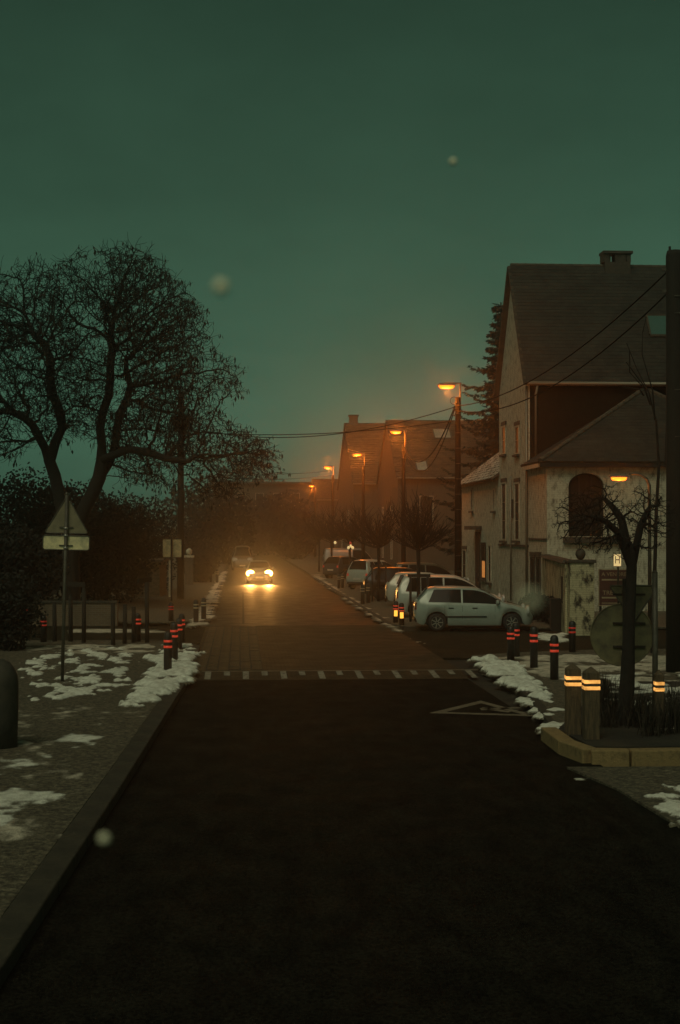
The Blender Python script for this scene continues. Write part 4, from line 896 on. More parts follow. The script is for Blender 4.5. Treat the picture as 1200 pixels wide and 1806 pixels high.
far_house(560, 545, 880, 846, 10.5, 9, 'low faint house beyond the chimney house')
# closing block at the street end
DB = 225; a = at(376, DB); b = at(604, DB); hB = zat(853, DB)
t = thing('end_block', (a.x, a.y, 0), 'hazy flat roofed block closing the end of the street', 'building', math.atan2(b.y - a.y, b.x - a.x))
LB = (b - a).length
MB().box((LB / 2, 5, hB / 2 - .1), (LB, 10, hB + .1)).build('wall', M['far_brick'], t)
MB().box((LB / 2, 4.9, hB + .1), (LB + .6, 10.6, .3)).build('cornice', M['ridge'], t)
for i in range(7):
    for j in range(3):
        window(t, (1.6 + i * 2.75, -.001, 1.0 + j * 3.2), (1, 0, 0), 1.2, 1.9, N=(0, -1, 0), fm='trim')
# left garden side: shed, wall
Dg = 76; a = at(246, Dg); t = thing('garden_shed', (a.x, a.y, 0), 'pale boarded garage with white corner post behind the left utility pole', 'shed', -YAW)
wS = 42 / FPX * Dg; hS = zat(990, Dg)
for k in range(10): MB().box((wS / 2, 0.02 * (k % 2), (k + .5) * hS / 10), (wS, 3 if k % 2 else 3.02, hS / 10 - .012), 0).build('board', M['shed'], t)
MB().box((wS / 2, 0, hS + .06), (wS + .4, 3.6, .12)).build('roof', M['ridge'], t)
MB().box((wS + .55, -1.6, hS * .52), (.13, .13, hS * 1.05)).build('corner_post', M['trim'], t)
a = gp(40, 1104); b = gp(208, 1104); hW = zat(1063, FPX * CAMZ / 166); t = thing('low_wall', (a.x, a.y, 0), 'low dark brick garden wall behind the timber tree frames', 'wall', math.atan2(b.y - a.y, b.x - a.x))
MB().box(((b - a).length / 2 - 2, 0, hW / 2), ((b - a).length + 4, .25, hW)).build('wall', M['red_brick'], t)
for k in range(14): MB().box((-3.6 + (k + .5) * ((b - a).length + 3.6) / 14, 0, hW + .035), (((b - a).length + 3.6) / 14 - .015, .34, .07)).build('coping_stone', M['stone'], t)
a = at(334, 92); t = thing('gate_pillar', (a.x, a.y, .1), 'pale brick gate pillar on the far left footway', 'pillar')
MB().box((0, 0, .85), (.5, .5, 1.7)).build('shaft', M['far_brick'], t); MB().box((0, 0, 1.77), (.62, .62, .14)).build('cap', M['trim'], t); MB().lathe([(.1, 1.84), (.2, 2.0), (.19, 2.15), (.05, 2.28)], 12).build('finial', M['trim'], t, True)

# ------------------------------------------------------------------ trees
def colonize(attr, stems, step, di, dk, iters, tropism=(0, 0, 0.05), wob=0.25):
    nodes = []; par = []
    for st in stems:                     # (polyline, index of parent node or -1)
        pts, pi = st
        for q in pts: nodes.append(np.array(q, float)); par.append(pi); pi = len(nodes) - 1
    attr = attr.copy(); N = np.array(nodes)
    near = np.zeros(len(attr), int); nd = np.full(len(attr), 1e9)
    def upd(start):
        nonlocal near, nd
        new = N[start:]
        for c in range(0, len(new), 200):
            blk = new[c:c + 200]; d = ((attr[:, None, :] - blk[None]) ** 2).sum(2); j = d.argmin(1); m = d[np.arange(len(attr)), j]
            bt = m < nd; near[bt] = start + c + j[bt]; nd[bt] = m[bt]
    upd(0); tr = np.array(tropism)
    for it in range(iters):
        act = nd < di * di
        if not act.any() or len(attr) == 0: break
        ids = near[act]; v = attr[act] - N[ids]; v /= np.linalg.norm(v, axis=1)[:, None] + 1e-9
        acc = np.zeros_like(N); np.add.at(acc, ids, v); u = np.unique(ids)
        d = acc[u]; d /= np.linalg.norm(d, axis=1)[:, None] + 1e-9; d = d + tr + rng.normal(0, wob, d.shape); d /= np.linalg.norm(d, axis=1)[:, None] + 1e-9
        s = len(N); N = np.vstack([N, N[u] + d * step]); par += list(u)
        upd(s); keep = nd > dk * dk; attr = attr[keep]; near = near[keep]; nd = nd[keep]
        if len(N) > 52000: break
    return N, np.array(par)
def tree_mesh(N, par, tipr, expo, rmax, split, floor={}):
    n = len(N); kids = [[] for _ in range(n)]
    for i, p_ in enumerate(par):
        if p_ >= 0: kids[p_].append(i)
    r = np.zeros(n)
    for i in range(n - 1, -1, -1):
        r[i] = (sum(r[k] ** expo for k in kids[i])) ** (1 / expo) if kids[i] else tipr
    r = tipr + (r - tipr) * min(1.0, (rmax - tipr) / (r.max() - tipr)) if r.max() > rmax else r
    for k_, v_ in floor.items(): r[k_] = max(r[k_], v_)
    thick, thin = MB(), MB()
    starts = [i for i in range(n) if par[i] < 0]; stack = [(i, -1) for i in starts]
    while stack:
        i, p_ = stack.pop(); chain = []; rad = []
        if p_ >= 0: chain.append(N[p_]); rad.append(min(r[p_], r[i] * 1.25))
        while True:
            chain.append(N[i]); rad.append(r[i])
            if not kids[i]: break
            ks = sorted(kids[i], key=lambda q: -r[q])
            for q in ks[1:]: stack.append((q, i))
            i = ks[0]
        if len(chain) < 2: continue
        big = rad[0] > split
        (thick if big else thin).tube(chain, rad, 9 if rad[0] > 0.12 else (6 if big else 3), cap=False)
    tips = [i for i in range(n) if not kids[i]]
    return thick, thin, tips, r
# --- the big bare tree on the left
DT = 60.0; S = DT / FPX
outline = [(-120, 520), (-40, 478), (20, 468), (70, 462), (100, 480), (130, 440), (180, 436), (235, 432), (280, 452), (310, 490), (345, 530), (365, 580), (385, 620), (420, 660), (425, 690), (380, 715), (400, 745), (450, 765), (488, 800), (492, 830), (440, 850), (420, 885), (330, 870), (250, 850), (205, 850), (190, 800), (150, 760), (110, 775), (60, 790), (20, 810), (-40, 830), (-130, 800)]
base = at(126, DT)
ol = np.array([((x - 126) * S, CAMZ + (HOR - y) * S) for x, y in outline])
NA = 34000; c2 = np.stack([rng.uniform(ol[:, 0].min(), ol[:, 0].max(), NA * 2), rng.uniform(ol[:, 1].min(), ol[:, 1].max(), NA * 2)], 1)
ins, dd = inside_dist(c2, ol); c2 = c2[ins]; dd = dd[ins]
th = np.minimum(np.sqrt(dd) * 1.9, 4.6); yy = rng.uniform(-1, 1, len(c2)) * th
attr = np.stack([c2[:, 0], yy, c2[:, 1]], 1)[:NA]
gap = np.array([mnoise.noise(Vector(a_) * 0.62) + 0.6 * mnoise.noise(Vector(a_) * 1.5) for a_ in attr]); attr = attr[gap > -0.22]
def tp(x, y, dy=0.0): return ((x - 126) * S, dy, CAMZ + (HOR - y) * S)
trunk = [(0, 0, -0.2), (0, 0, 0.5), (0.02, 0, 1.1), (0.0, 0, 1.7), (-0.05, 0, 2.3)]
left = [tp(118, 930, .1), tp(108, 900, .2), tp(102, 868, .3), tp(95, 838, .35), tp(86, 812, .3), tp(78, 790, .3), tp(68, 770, .2), tp(58, 750), tp(45, 738, -.2), tp(25, 728, -.4)]
right = [tp(138, 925, -.1), tp(150, 897, -.2), tp(165, 868, -.3), tp(176, 842, -.3), tp(180, 812, -.3), tp(180, 785, -.2), tp(176, 755, 0), tp(180, 725, .2), tp(190, 695, .3), tp(192, 665, .4), tp(192, 640, .4), tp(196, 615, .4), tp(192, 590, .4)]
rfork = [tp(192, 815, .3), tp(200, 785, .5), tp(203, 755, .6), tp(208, 725, .8), tp(220, 700, .9), tp(226, 675, 1.0), tp(218, 650, 1.0), tp(218, 625, 1.1)]
lfork = [tp(100, 778, -.2), tp(112, 755, -.4), tp(108, 728, -.6), tp(98, 700, -.8), tp(93, 670, -1), tp(95, 640, -1), tp(84, 612, -1.2)]
low1 = [tp(200, 805, -.8), tp(230, 795, -1.3), tp(262, 800, -1.7), tp(295, 812, -2), tp(330, 818, -2.2)]
nt0 = len(trunk); st = [(trunk, -1), (left, nt0 - 1), (right, nt0 - 1)]
li = nt0; ri = nt0 + len(left); st += [(rfork, ri + 3), (lfork, li + 4), (low1, ri + 4)]
N, par = colonize(attr, st, 0.20, 2.6, 0.21, 220, (0, 0, 0.03), 0.20)
thick, thin, tips, rr0 = tree_mesh(N, par, 0.0100, 2.30, 0.36, 0.05)
tree = thing('bare_tree', (base.x, base.y, 0), 'big bare spreading tree with forked trunk behind the triangular sign', 'tree')
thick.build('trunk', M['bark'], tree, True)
# short crooked twigs and clinging dead leaves at the tips
tw_, lf = MB(), MB()
for i in tips:
    p0 = Vector(N[i]); d0 = (p0 - Vector(N[par[i]])).normalized()
    for k in range(random.choice((2, 3, 4))):
        d = (d0 * 1.3 + Vector((random.gauss(0, .8), random.gauss(0, .8), random.gauss(0, .6)))).normalized()
        q = p0 + d * random.uniform(.15, .42); q2 = q + (d + Vector((random.gauss(0, .5), random.gauss(0, .5), random.gauss(0, .4)))).normalized() * random.uniform(.1, .25)
        tw_.tube([p0, q, q2], [0.011, 0.009, 0.006], 3, cap=False)
        for _ in range(random.choice((1, 1, 2, 3)) if random.random() < (0.34 if p0.x > 2.0 else 0.13) else 0):
            a = q2 + Vector((random.gauss(0, .06), random.gauss(0, .06), random.gauss(0, .03))); L = random.uniform(.12, .28); w_ = random.uniform(.025, .055); sd_ = Vector((random.gauss(0, 1), random.gauss(0, 1), 0)).normalized() * w_; dn = Vector((random.gauss(0, .15), random.gauss(0, .15), -1)).normalized()
            lf.add([a, a + dn * L * .5 + sd_, a + dn * L, a + dn * L * .5 - sd_ * .8 + Vector((0, .02, 0))], [(0, 1, 2, 3)])
cr = thin.build('crown', M['twig'], tree)
tw_.build('twigs', M['twig'], cr)['kind'] = 'stuff'
lf.build('dead_leaves', M['dead_leaf'], cr)['kind'] = 'stuff'
# --- pollarded street trees on the right
def pollard(h, crown_r, crown_h, n_br, seed):
    rnd = random.Random(seed); o = bpy.data.objects.new('street_tree', None); COL.objects.link(o)
    tk = MB(); zt_ = h - crown_h
    tk.tube([(0, 0, -.2), (0.02, 0, zt_ * .5), (0, 0.01, zt_), (0.0, 0, zt_ + .25)], [.085, .07, .075, .05], 9)
    cm = MB()
    for k in range(n_br):
        a = 2 * math.pi * k / n_br * 2.4 + rnd.uniform(-.3, .3); e = rnd.uniform(-.1, 1.3)
        d = Vector((math.cos(a) * math.cos(e), math.sin(a) * math.cos(e), math.sin(e)))
        p0 = Vector((0, 0, zt_ + rnd.uniform(-.1, .25))); L = crown_r * rnd.uniform(.6, 1.0) * (1 + .5 * math.sin(e))
        pts = [p0]; dd_ = d.copy()
        for s_ in range(6):
            dd_ = (dd_ + Vector((rnd.gauss(0, .12), rnd.gauss(0, .2), .07))).normalized(); pts.append(pts[-1] + dd_ * L / 6)
        rd = [.028 - .0028 * s_ for s_ in range(7)]
        (tk if k % 4 == 0 else cm).tube(pts, rd, 5, cap=False)
        for s_ in range(1, 7):
            for _ in range(3):
                d2 = (dd_ + Vector((rnd.gauss(0, .6), rnd.gauss(0, .6), rnd.uniform(.1, .9)))).normalized(); q = pts[s_]; q1 = q + d2 * rnd.uniform(.2, .5); q2 = q1 + (d2 + Vector((rnd.gauss(0, .3), rnd.gauss(0, .3), .3))).normalized() * rnd.uniform(.15, .45)
                cm.tube([q, q1, q2], [.011, .009, .006], 3, cap=False)
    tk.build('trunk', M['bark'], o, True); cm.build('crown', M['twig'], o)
    return o
def stake_frame(o, w_, h):
    for sx in (-w_, w_): MB().tube([(sx, -.25, -.1), (sx, -.25, h)], .045, 8).build('stake', M['wood'], o, True)
    MB().bar((-w_ - .1, -.25, h - .06), (w_ + .1, -.25, h - .06), .05, .12).build('crossbar', M['wood'], o)
tl = [(738, 54.5, 4.75, 1.15, 2.1, 'staked pollard tree between the silver hatchback and the white people carrier', 1, True), (668, 70, 5.0, 1.45, 2.4, 'pollard street tree between the white hatchback and the black car', 2, True),
      (617, 88, 4.9, 1.5, 2.3, 'pollard street tree with small coloured lights in its crown', 3, False), (585, 105, 4.9, 1.6, 2.3, 'far pollard street tree beside the car with a red tail lamp', 4, False), (563, 122, 5.0, 1.6, 2.4, 'farthest pollard street tree beside the dark van', 5, False)]
for px, D, h, cr_, chh, lab, sd_, stk in tl:
    o = pollard(h, cr_, chh, 30, sd_); o.location = at(px, D, 0.1); tag(o, lab, 'tree', 'pollard trees along the right footway')
    if stk: stake_frame(o, .32, 1.75)
    if sd_ == 3:
        for q, c in (((0.0, -.6, zat(958, 88) - .1), 'tail_lit'), ((.02, -.6, zat(963, 88) - .1), 'lit_sign'), ((-.12, -.6, zat(966, 88) - .1), 'lit_sign'), ((.14, -.6, zat(966, 88) - .1), 'lit_sign'), ((-.9, -.5, zat(957, 88) - .1), 'lit_sign')):
            MB().lathe([(.01, -.09), (.07, -.05), (.08, .02), (.03, .10)], 8, q).build('light_bulb', M[c], o)
# --- gnarled pollard at the right corner
p = gp(1105, 1296); h0 = 0.1; s2 = 24.7 / FPX
def cp(x, y, dy=0.0): return ((x - 1098) * s2, dy, CAMZ - .1 + (HOR - y) * s2)
NA = 3800
q = np.stack([rng.uniform(-1, 1, NA * 3), rng.uniform(-1, 1, NA * 3), rng.uniform(-1, 1, NA * 3)], 1); q = q[(q ** 2).sum(1) < 1][:NA]
at2 = q * np.array([1.12, .8, .66]) + np.array([-0.18, 0, CAMZ - .1 + .20])
at2 = at2[~((at2[:, 2] > 3.75) & (np.abs(at2[:, 0]) < .12))]
st = [([(0, 0, -.2), (0.0, 0, .4), (.03, 0, 1.0), (.05, 0, 1.6), (.08, 0, 2.2), (.10, 0, 2.7), (.09, 0, 3.1)], -1), ([cp(1085, 940), cp(1060, 920, -.1), cp(1035, 912, -.2)], 5), ([cp(1090, 915), cp(1078, 895, .1), cp(1066, 880, .2)], 5), ([cp(1125, 925), cp(1140, 900, .1)], 5)]
N, par = colonize(at2, st, 0.06, .8, .085, 80, (0, 0, .03), .35)
thick, thin, tips, _ = tree_mesh(N, par, .0048, 2.2, .15, .014, floor={0: .17, 1: .14, 2: .12, 3: .10, 4: .085, 5: .09, 6: .07, 7: .065, 8: .055, 9: .045, 10: .07, 11: .055, 12: .04, 13: .06, 14: .045})
ct = thing('pollard_tree', (p.x, p.y, .1), 'gnarled pollard tree in the planting bed in front of the arched window', 'tree')
thick.build('trunk', M['bark'], ct, True); thin.build('crown', M['twig'], ct)
# bare sapling behind
sp = at(1150, 40); ss = thing('sapling', (sp.x, sp.y, 0), 'slender bare sapling rising in front of the tall tiled roof', 'tree'); s3 = 40 / FPX
def sq(x, y): return ((x - 1150) * s3, 0, CAMZ + (HOR - y) * s3)
tk = MB().tube([(0, 0, 0), sq(1158, 900), sq(1163, 820), sq(1158, 740)], [.06, .05, .04, .03], 7, False); tk.build('trunk', M['bark'], ss, True)
cm = MB()
for pts in ([(1158, 740), (1140, 695), (1120, 650), (1108, 605)], [(1148, 715), (1128, 680), (1104, 640)], [(1160, 740), (1148, 690), (1128, 625), (1136, 585), (1141, 560)], [(1163, 820), (1175, 760), (1180, 700)], [(1128, 680), (1116, 655), (1112, 622)], [(1140, 695), (1126, 688), (1108, 680)]):
    P_ = [Vector(sq(*q)) + Vector((random.gauss(0, .03), random.gauss(0, .2), 0)) for q in pts]; cm.tube(P_, [.026, .02, .014, .010, .007][:len(P_)], 4, False)
cm.build('crown', M['twig'], ss)
# --- spruce behind the white house
DSp = 97; bsp = at(884, DSp); spz = zat(532, DSp); sp = thing('spruce', (bsp.x, bsp.y, 0), 'dark drooping spruce behind the white gable', 'tree')
MB().tube([(0, 0, 0), (0, 0, spz * .5), (0, 0, spz)], [.35, .2, .03], 8).build('trunk', M['bark'], sp)
nd = MB()
for lv in range(30):
    z = 3.0 + (spz - 3.2) * lv / 29; Rr = 0.30 + 6.2 * (1 - lv / 29.5)
    nb = 6
    for k in range(nb):
        a = 2 * math.pi * k / nb + lv * 1.1 + random.uniform(-.2, .2); L = Rr * random.uniform(.4, 1.25); pv = Vector((0, 0, z)); ns = int(6 + L * 5)
        dv = Vector((math.cos(a), math.sin(a), 0))
        for s_ in range(1, ns):
            u = s_ / ns; q = pv + dv * (L * u) + Vector((0, 0, -0.55 * L * u + 0.42 * L * u * u * u))
            for _ in range(5):
                d = Vector((random.gauss(0, .5), random.gauss(0, .5), random.gauss(-.55, .4))) * (.55 * (1.15 - u)); w_ = Vector((random.gauss(0, .09), random.gauss(0, .09), random.gauss(0, .03)))
                nd.add([q, q + d * .6 + w_, q + d + dv * .12, q + d * .6 - w_], [(0, 1, 2, 3)])
nd.build('crown', M['needle'], sp)
# --- dense shrubs and hedge
def shrub(name, c, rx, ry, h, n, label, group, m='leaf', s=.16, z0=0.0):
    t = thing(name, c, label, 'shrub', 0, group); mb = MB(); st = MB()
    for k in range(9):
        a = random.uniform(0, 6.28); q = Vector((math.cos(a) * rx * .6, math.sin(a) * ry * .6, h * random.uniform(.6, .95)))
        st.tube([(0, 0, 0), q * .5 + Vector((random.gauss(0, .1), random.gauss(0, .1), 0)), q], [.05, .035, .012], 5, False)
    for k in range(n):
        d = Vector((random.gauss(0, 1), random.gauss(0, 1), random.gauss(0, 1))).normalized(); u = random.random() ** .38
        b = 1 + .28 * mnoise.noise(d * 2.1 + Vector((c[0], c[1], 0))) + .15 * mnoise.noise(d * 6)
        p_ = Vector((d.x * rx * u * b, d.y * ry * u * b, z0 + h * .5 + d.z * h * .5 * u * b))
        if p_.z < 0.02: continue
        a = Vector((random.gauss(0, 1), random.gauss(0, 1), random.gauss(0, 1))).normalized() * s * random.uniform(.6, 1.3); e_ = a.orthogonal().normalized() * s * .45
        mb.add([p_ - a * .5, p_ + e_, p_ + a * .6, p_ - e_ * .9], [(0, 1, 2, 3)])
    st.build('stem', M['bark'], t); mb.build('foliage', M[m], t); return t
G = 'dark evergreens behind the big bare tree'
for (x, D, rx, h, n, lab) in ((-10, 56, 2.6, 3.9, 5200, 'dark evergreen shrub above the rounded black shrub'), (35, 66, 3.0, 6.2, 5600, 'tallest dark evergreen left of the forked trunk'), (118, 70, 2.6, 5.9, 5000, 'dark evergreen right behind the forked trunk'),
                         (185, 68, 2.4, 5.2, 5000, 'dark evergreen right of the triangular sign'), (238, 80, 2.6, 5.4, 4200, 'dark evergreen behind the pale garage')):
    q = at(x, D); shrub('evergreen_shrub', (q.x, q.y, 0), rx, 1.8, h, n * 2, lab, G, s=.15)
q = at(14, 41); shrub('evergreen_shrub', (q.x, q.y, 0), .95, .9, 2.3, 4200, 'rounded black shrub beside the lumpy snow', None, s=.10)
for (x, D, rx, h, lab) in ((352, 96, .9, 1.9, 'small dark shrub beside the gate pillar'), (362, 112, 1.1, 2.4, 'dark shrub behind the two far bollards'), (340, 118, 1.6, 4.2, 'tall dark shrub rising behind the gate pillar'), (395, 150, 3.4, 7.5, 'big dark shrub behind the box fronted van'), (345, 150, 4, 9, 'tallest dark shrub of the far left gardens')):
    q = at(x, D); shrub('garden_shrub', (q.x, q.y, 0), rx, rx, h, 1700, lab, 'far left garden shrubs', s=.2 if h < 5 else .45)
for (x, D) in ((940, 57), (955, 55.5), (970, 54), (986, 52.5)):
    q = at(x, D); shrub('low_hedge', (q.x, q.y, 0), .62, .62, 1.05, 1500, 'low dark clipped shrub at the foot of the garden wall', 'clipped shrubs at the garden wall', s=.09)
for (x, D, rx, h, lab) in ((520, 178, 3.0, 6.0, 'small hazy tree beside the farthest street lamp'), (500, 205, 5, 9, 'wide hazy tree before the flat roofed block'), (455, 212, 5, 8, 'hazy tree in line with the oncoming car'), (425, 240, 8, 19, 'faint tall tree rising above the flat roofed block')):
    q = at(x, D); shrub('hazy_tree', (q.x, q.y, 0), rx, rx, h, 2600, lab, 'hazy trees at the street end', m='twig', s=.5)
# dry stalks in the planting bed
def tuft(c, n, h, label, group):
    mb = MB()
    for k in range(n):
        a = random.uniform(0, 6.28); ln = random.uniform(.1, .5) * h; b = Vector((random.gauss(0, .09), random.gauss(0, .09), 0)); hh = h * random.uniform(.5, 1)
        tip = b + Vector((math.cos(a) * ln, math.sin(a) * ln, hh)); md = b.lerp(tip, .5) + Vector((0, 0, hh * .12)); w_ = Vector((-math.sin(a), math.cos(a), 0)) * .006
        mb.add([b - w_, b + w_, md + w_, tip, md - w_], [(0, 1, 2, 4), (4, 2, 3)])
    o = mb.build('dry_plant', M['dry']); o.location = c; tag(o, label, 'plant', group)
for px, py in ((1070, 1300), (1085, 1285), (1125, 1300), (1140, 1280), (1175, 1312), (1190, 1290), (1205, 1310), (1148, 1316), (1068, 1270), (1185, 1265)):
    q = gp(px, py); tuft((q.x, q.y, .15), 90, random.uniform(.5, .85), 'tuft of dry stalks in the planting bed', 'dry plants in the planting bed')

# ------------------------------------------------------------------ cars
def car(label, P, rear, direction, L=4.0, Wd=1.70, H=1.48, belt=0.92, kind='hatch', body='silver', head_on=False, tail_lit=False, detail=True, group=None, wheel_r=0.305, name='parked_car'):
    """local x runs from the tail (0) to the nose (L); rear: world place under the tail's middle"""
    t = thing(name, rear, label, 'car', direction, group)
    w2 = Wd / 2; sc = L / 4.0
    if kind == 'hatch':
        top = [(0, .80), (.03, .97), (.10, 1.06), (.24, 1.22), (.42, H - .05), (.70, H), (1.4, H + .005), (2.05, H - .03), (2.35, H - .12), (2.62, H - .28), (2.9, belt + .10), (3.08, belt + .02), (3.4, belt - .05), (3.72, belt - .14), (3.9, .66), (4.0, .52)]
        g0, g1 = .12, 2.98; ws0, ws1 = 2.20, 3.00; rw0, rw1 = .07, .42
    elif kind == 'mpv':
        top = [(0, .85), (.03, 1.05), (.08, 1.2), (.17, 1.42), (.28, H - .04), (.6, H), (1.5, H), (2.1, H - .03), (2.4, H - .13), (2.75, H - .36), (3.05, belt + .08), (3.2, belt + .02), (3.5, belt - .06), (3.78, belt - .17), (3.92, .68), (4.0, .5)]
        g0, g1 = .08, 3.12; ws0, ws1 = 2.30, 3.12; rw0, rw1 = .04, .27
    else:      # van
        top = [(0, .8), (.02, 1.2), (.05, 1.6), (.10, H - .06), (.2, H), (1.5, H), (2.5, H), (2.85, H - .08), (3.1, H - .35), (3.4, belt + .1), (3.5, belt + .02), (3.7, belt - .06), (3.85, belt - .2), (3.95, .7), (4.0, .5)]
        g0, g1 = .08, 3.42; ws0, ws1 = 2.9, 3.45; rw0, rw1 = .02, .10
    tx = [a * sc for a, _ in top]; tz = [b for _, b in top]
    wx = [.72 * sc, 3.25 * sc]; ra = wheel_r + .065
    xs = sorted(set([round(v, 3) for v in list(np.linspace(0.0, L, 44)) + tx + [c + ra * math.cos(a) for c in wx for a in np.linspace(0.0, math.pi, 13)]]))
    xs = [x for i, x in enumerate(xs) if i == 0 or x - xs[i - 1] > .012]
    def ztop(x): return float(np.interp(x, tx, tz))
    def zb(x): return min(float(np.interp(x, [0, .15, L * .55, L * .78, L], [belt + .05, belt + .05, belt, belt - .02, belt - .3])), ztop(x) - .004)
    def hw(x): return w2 * float(np.interp(x, [0, .1, .4, L * .3, L * .7, L - .5, L - .18, L], [.78, .90, .97, 1, 1, .955, .85, .62]))
    def zl(x):
        z = float(np.interp(x, [0, .12, .5, L - .5, L - .1, L], [.36, .24, .20, .20, .22, .32]))
        for c in wx:
            if abs(x - c) < ra: z = max(z, wheel_r + math.sqrt(max(ra * ra - (x - c) ** 2, 0)))
        return z
    def section(x):
        w_ = hw(x); l_ = zl(x); b_ = max(zb(x), l_ + .05); tpz = max(ztop(x), b_ + .004); gh = tpz - b_
        wt = w_ * (.955 - .30 * min(gh / .56, 1.1))
        pts = [(w_ * .93, l_), (w_ * .985, min(l_ + .10, (l_ + b_) / 2)), (w_, l_ + (b_ - l_) * .55), (w_ * .985, l_ + (b_ - l_) * .88), (w_ * .955, b_)]
        for u in (.3, .6, .86): pts.append((w_ * .955 + (wt - w_ * .955) * u, b_ + gh * u))
        pts += [(wt * .93, b_ + gh * .965), (wt * .78, tpz), (wt * .4, tpz + .018), (0, tpz + .024)]
        return pts
    secs = [section(x) for x in xs]; n = len(secs[0]); mb = MB(); vs_ = []; fs = []
    for x, s in zip(xs, secs):
        ring = [(x, -a, b) for a, b in s] + [(x, a, b) for a, b in reversed(s[:-1])]
        vs_ += ring
    m_ = 2 * n - 1
    for i in range(len(xs) - 1):
        for k in range(m_ - 1): a = i * m_ + k; fs.append((a, a + 1, a + 1 + m_, a + m_))
    fs.append(tuple(range(m_ - 1, -1, -1))); q = (len(xs) - 1) * m_; fs.append(tuple(range(q, q + m_)))
    bd = mb.add(vs_, fs).build('body', M[body], t, True)
    # dark floor and wheel wells
    MB().box((L / 2, 0, .42), (L - .5, Wd * .80, .36)).build('underbody', M['car_trim'], t)
    # windows
    def side_pt(x, u, sgn, off=.008):
        w_ = hw(x); b_ = zb(x); tpz = max(ztop(x), b_ + .004); gh = tpz - b_; wt = w_ * (.955 - .30 * min(gh / .56, 1.1))
        return (x, sgn * (w_ * .955 + (wt - w_ * .955) * u + off), b_ + gh * u + off * .3)
    gA, gB = g0 * sc, g1 * sc; midx = [gA + .30 * sc, L * .385, L * .40, gB - .12 * sc]
    segs = [(midx[0], midx[1]), (midx[2], midx[3])]
    if kind in ('mpv',): segs = [(gA + .2 * sc, L * .20), (L * .215, L * .41), (L * .425, gB - .12 * sc)]
    if kind == 'van': segs = [(L * .52, gB - .10)]
    for sgn in (-1, 1):
        for a, b in segs:
            mb = MB(); vs_ = []; fs = []; NX = 10
            for i in range(NX + 1):
                x = a + (b - a) * i / NX
                u1 = .86 if ztop(x) - zb(x) > .12 else .5
                lo = .06
                for u in (lo, (lo + u1) / 2, u1): vs_.append(side_pt(x + ((1 - i / NX) * .24 * sc * u if (a, b) == segs[0] and kind != 'van' else 0), u, sgn))
            for i in range(NX):
                for k in range(2):
                    c = i * 3 + k; f_ = (c, c + 1, c + 4, c + 3); fs.append(f_ if sgn > 0 else f_[::-1])
            mb.add(vs_, fs).build('side_window', M['glass'], t, True)
    def top_glass(a, b, nm, inset=.88):
        mb = MB(); vs_ = []; fs = []; NX = 8; W_ = 6
        for i in range(NX + 1):
            x = a + (b - a) * i / NX; w_ = hw(x); b_ = zb(x); tpz = max(ztop(x), b_ + .004); gh = tpz - b_; wt = w_ * (.955 - .30 * min(gh / .56, 1.1))
            sl_ = (ztop(x + .03) - ztop(x - .03)) / .06; nz = 1 / math.sqrt(1 + sl_ * sl_); nx = -sl_ * nz
            for k in range(W_ + 1):
                v = -1 + 2 * k / W_; yv = v * wt * inset; zz = tpz + .024 - (abs(v) * inset) ** 2.2 * .03
                vs_.append((x + nx * .008, yv, zz + nz * .008))
        for i in range(NX):
            for k in range(W_): c = i * (W_ + 1) + k; fs.append((c, c + W_ + 1, c + W_ + 2, c + 1))
        return mb.add(vs_, fs).build(nm, M['glass'], t, True)
    top_glass(ws0 * sc, ws1 * sc - .06, 'windscreen'); top_glass(rw0 * sc + .02, rw1 * sc, 'rear_window')
    # wheels
    for c in wx:
        for sgn in (-1, 1):
            wy = sgn * (w2 - .10)
            ty = MB(); ty.lathe([(wheel_r * .66, -.095), (wheel_r * .9, -.10), (wheel_r, -.07), (wheel_r, .07), (wheel_r * .9, .10), (wheel_r * .66, .095)], 24)
            ty.v = [(c + a, wy + d, wheel_r + b) for a, b, d in ty.v]
            wh = ty.build('wheel', M['tyre'], t, True)
            if detail and abs(c) < 9:
                rm = MB()
                rm.lathe([(wheel_r * .60, .0), (wheel_r * .66, .02), (wheel_r * .68, .0)], 24)
                rm.v = [(c + a, wy + sgn * (.085 + d), wheel_r + b) for a, b, d in rm.v]
                for k in range(7):
                    a = 2 * math.pi * k / 7; c1 = Vector((c + math.cos(a) * .03, wy + sgn * .10, wheel_r + math.sin(a) * .03)); c2_ = Vector((c + math.cos(a) * wheel_r * .63, wy + sgn * .10, wheel_r + math.sin(a) * wheel_r * .63))
                    rm.bar(c1, c2_, .026, .034)
                rm.build('rim', M['rim'], wh)
    # lamps, plate, mirrors, trims
    for sgn in (-1, 1):
        zt_ = belt - .06
        MB().box((.035 * sc, sgn * hw(.05) * .86, zt_), (.10, .17, .24) if detail else (.10, .13, .15), top=.8).build('tail_lamp', M['tail_lit' if tail_lit else 'tail'], t)
        hx = L - .24; lm = MB(); lm.lathe([(.02, -.07), (.16, -.05), (.21, 0), (.16, .05), (.02, .06)], 14)
        lm.v = [(hx + c + .045, sgn * hw(hx) * .79 + a * 1.25, belt - .235 + b) for a, b, c in lm.v]
        hl_ = lm.build('headlamp', M['head_lit' if head_on else 'clear_lamp'], t, True)
        if head_on:
            ld = bpy.data.lights.new('headlight', 'SPOT'); ld.energy = 1500; ld.color = (1.0, .44, .10); ld.spot_size = R(36); ld.spot_blend = 0.9; ld.shadow_soft_size = .09
            lo = bpy.data.objects.new('headlight', ld); COL.objects.link(lo); lo.parent = hl_; lo.location = (L + .12, sgn * hw(hx) * .79, belt - .235); lo.rotation_euler = (0, R(-80), 0)
        mx = L * .69
        bevel(MB().box((mx, sgn * (w2 + .07), belt + .08), (.10, .20, .13)).build('mirror', M[body], t), .03, 2)
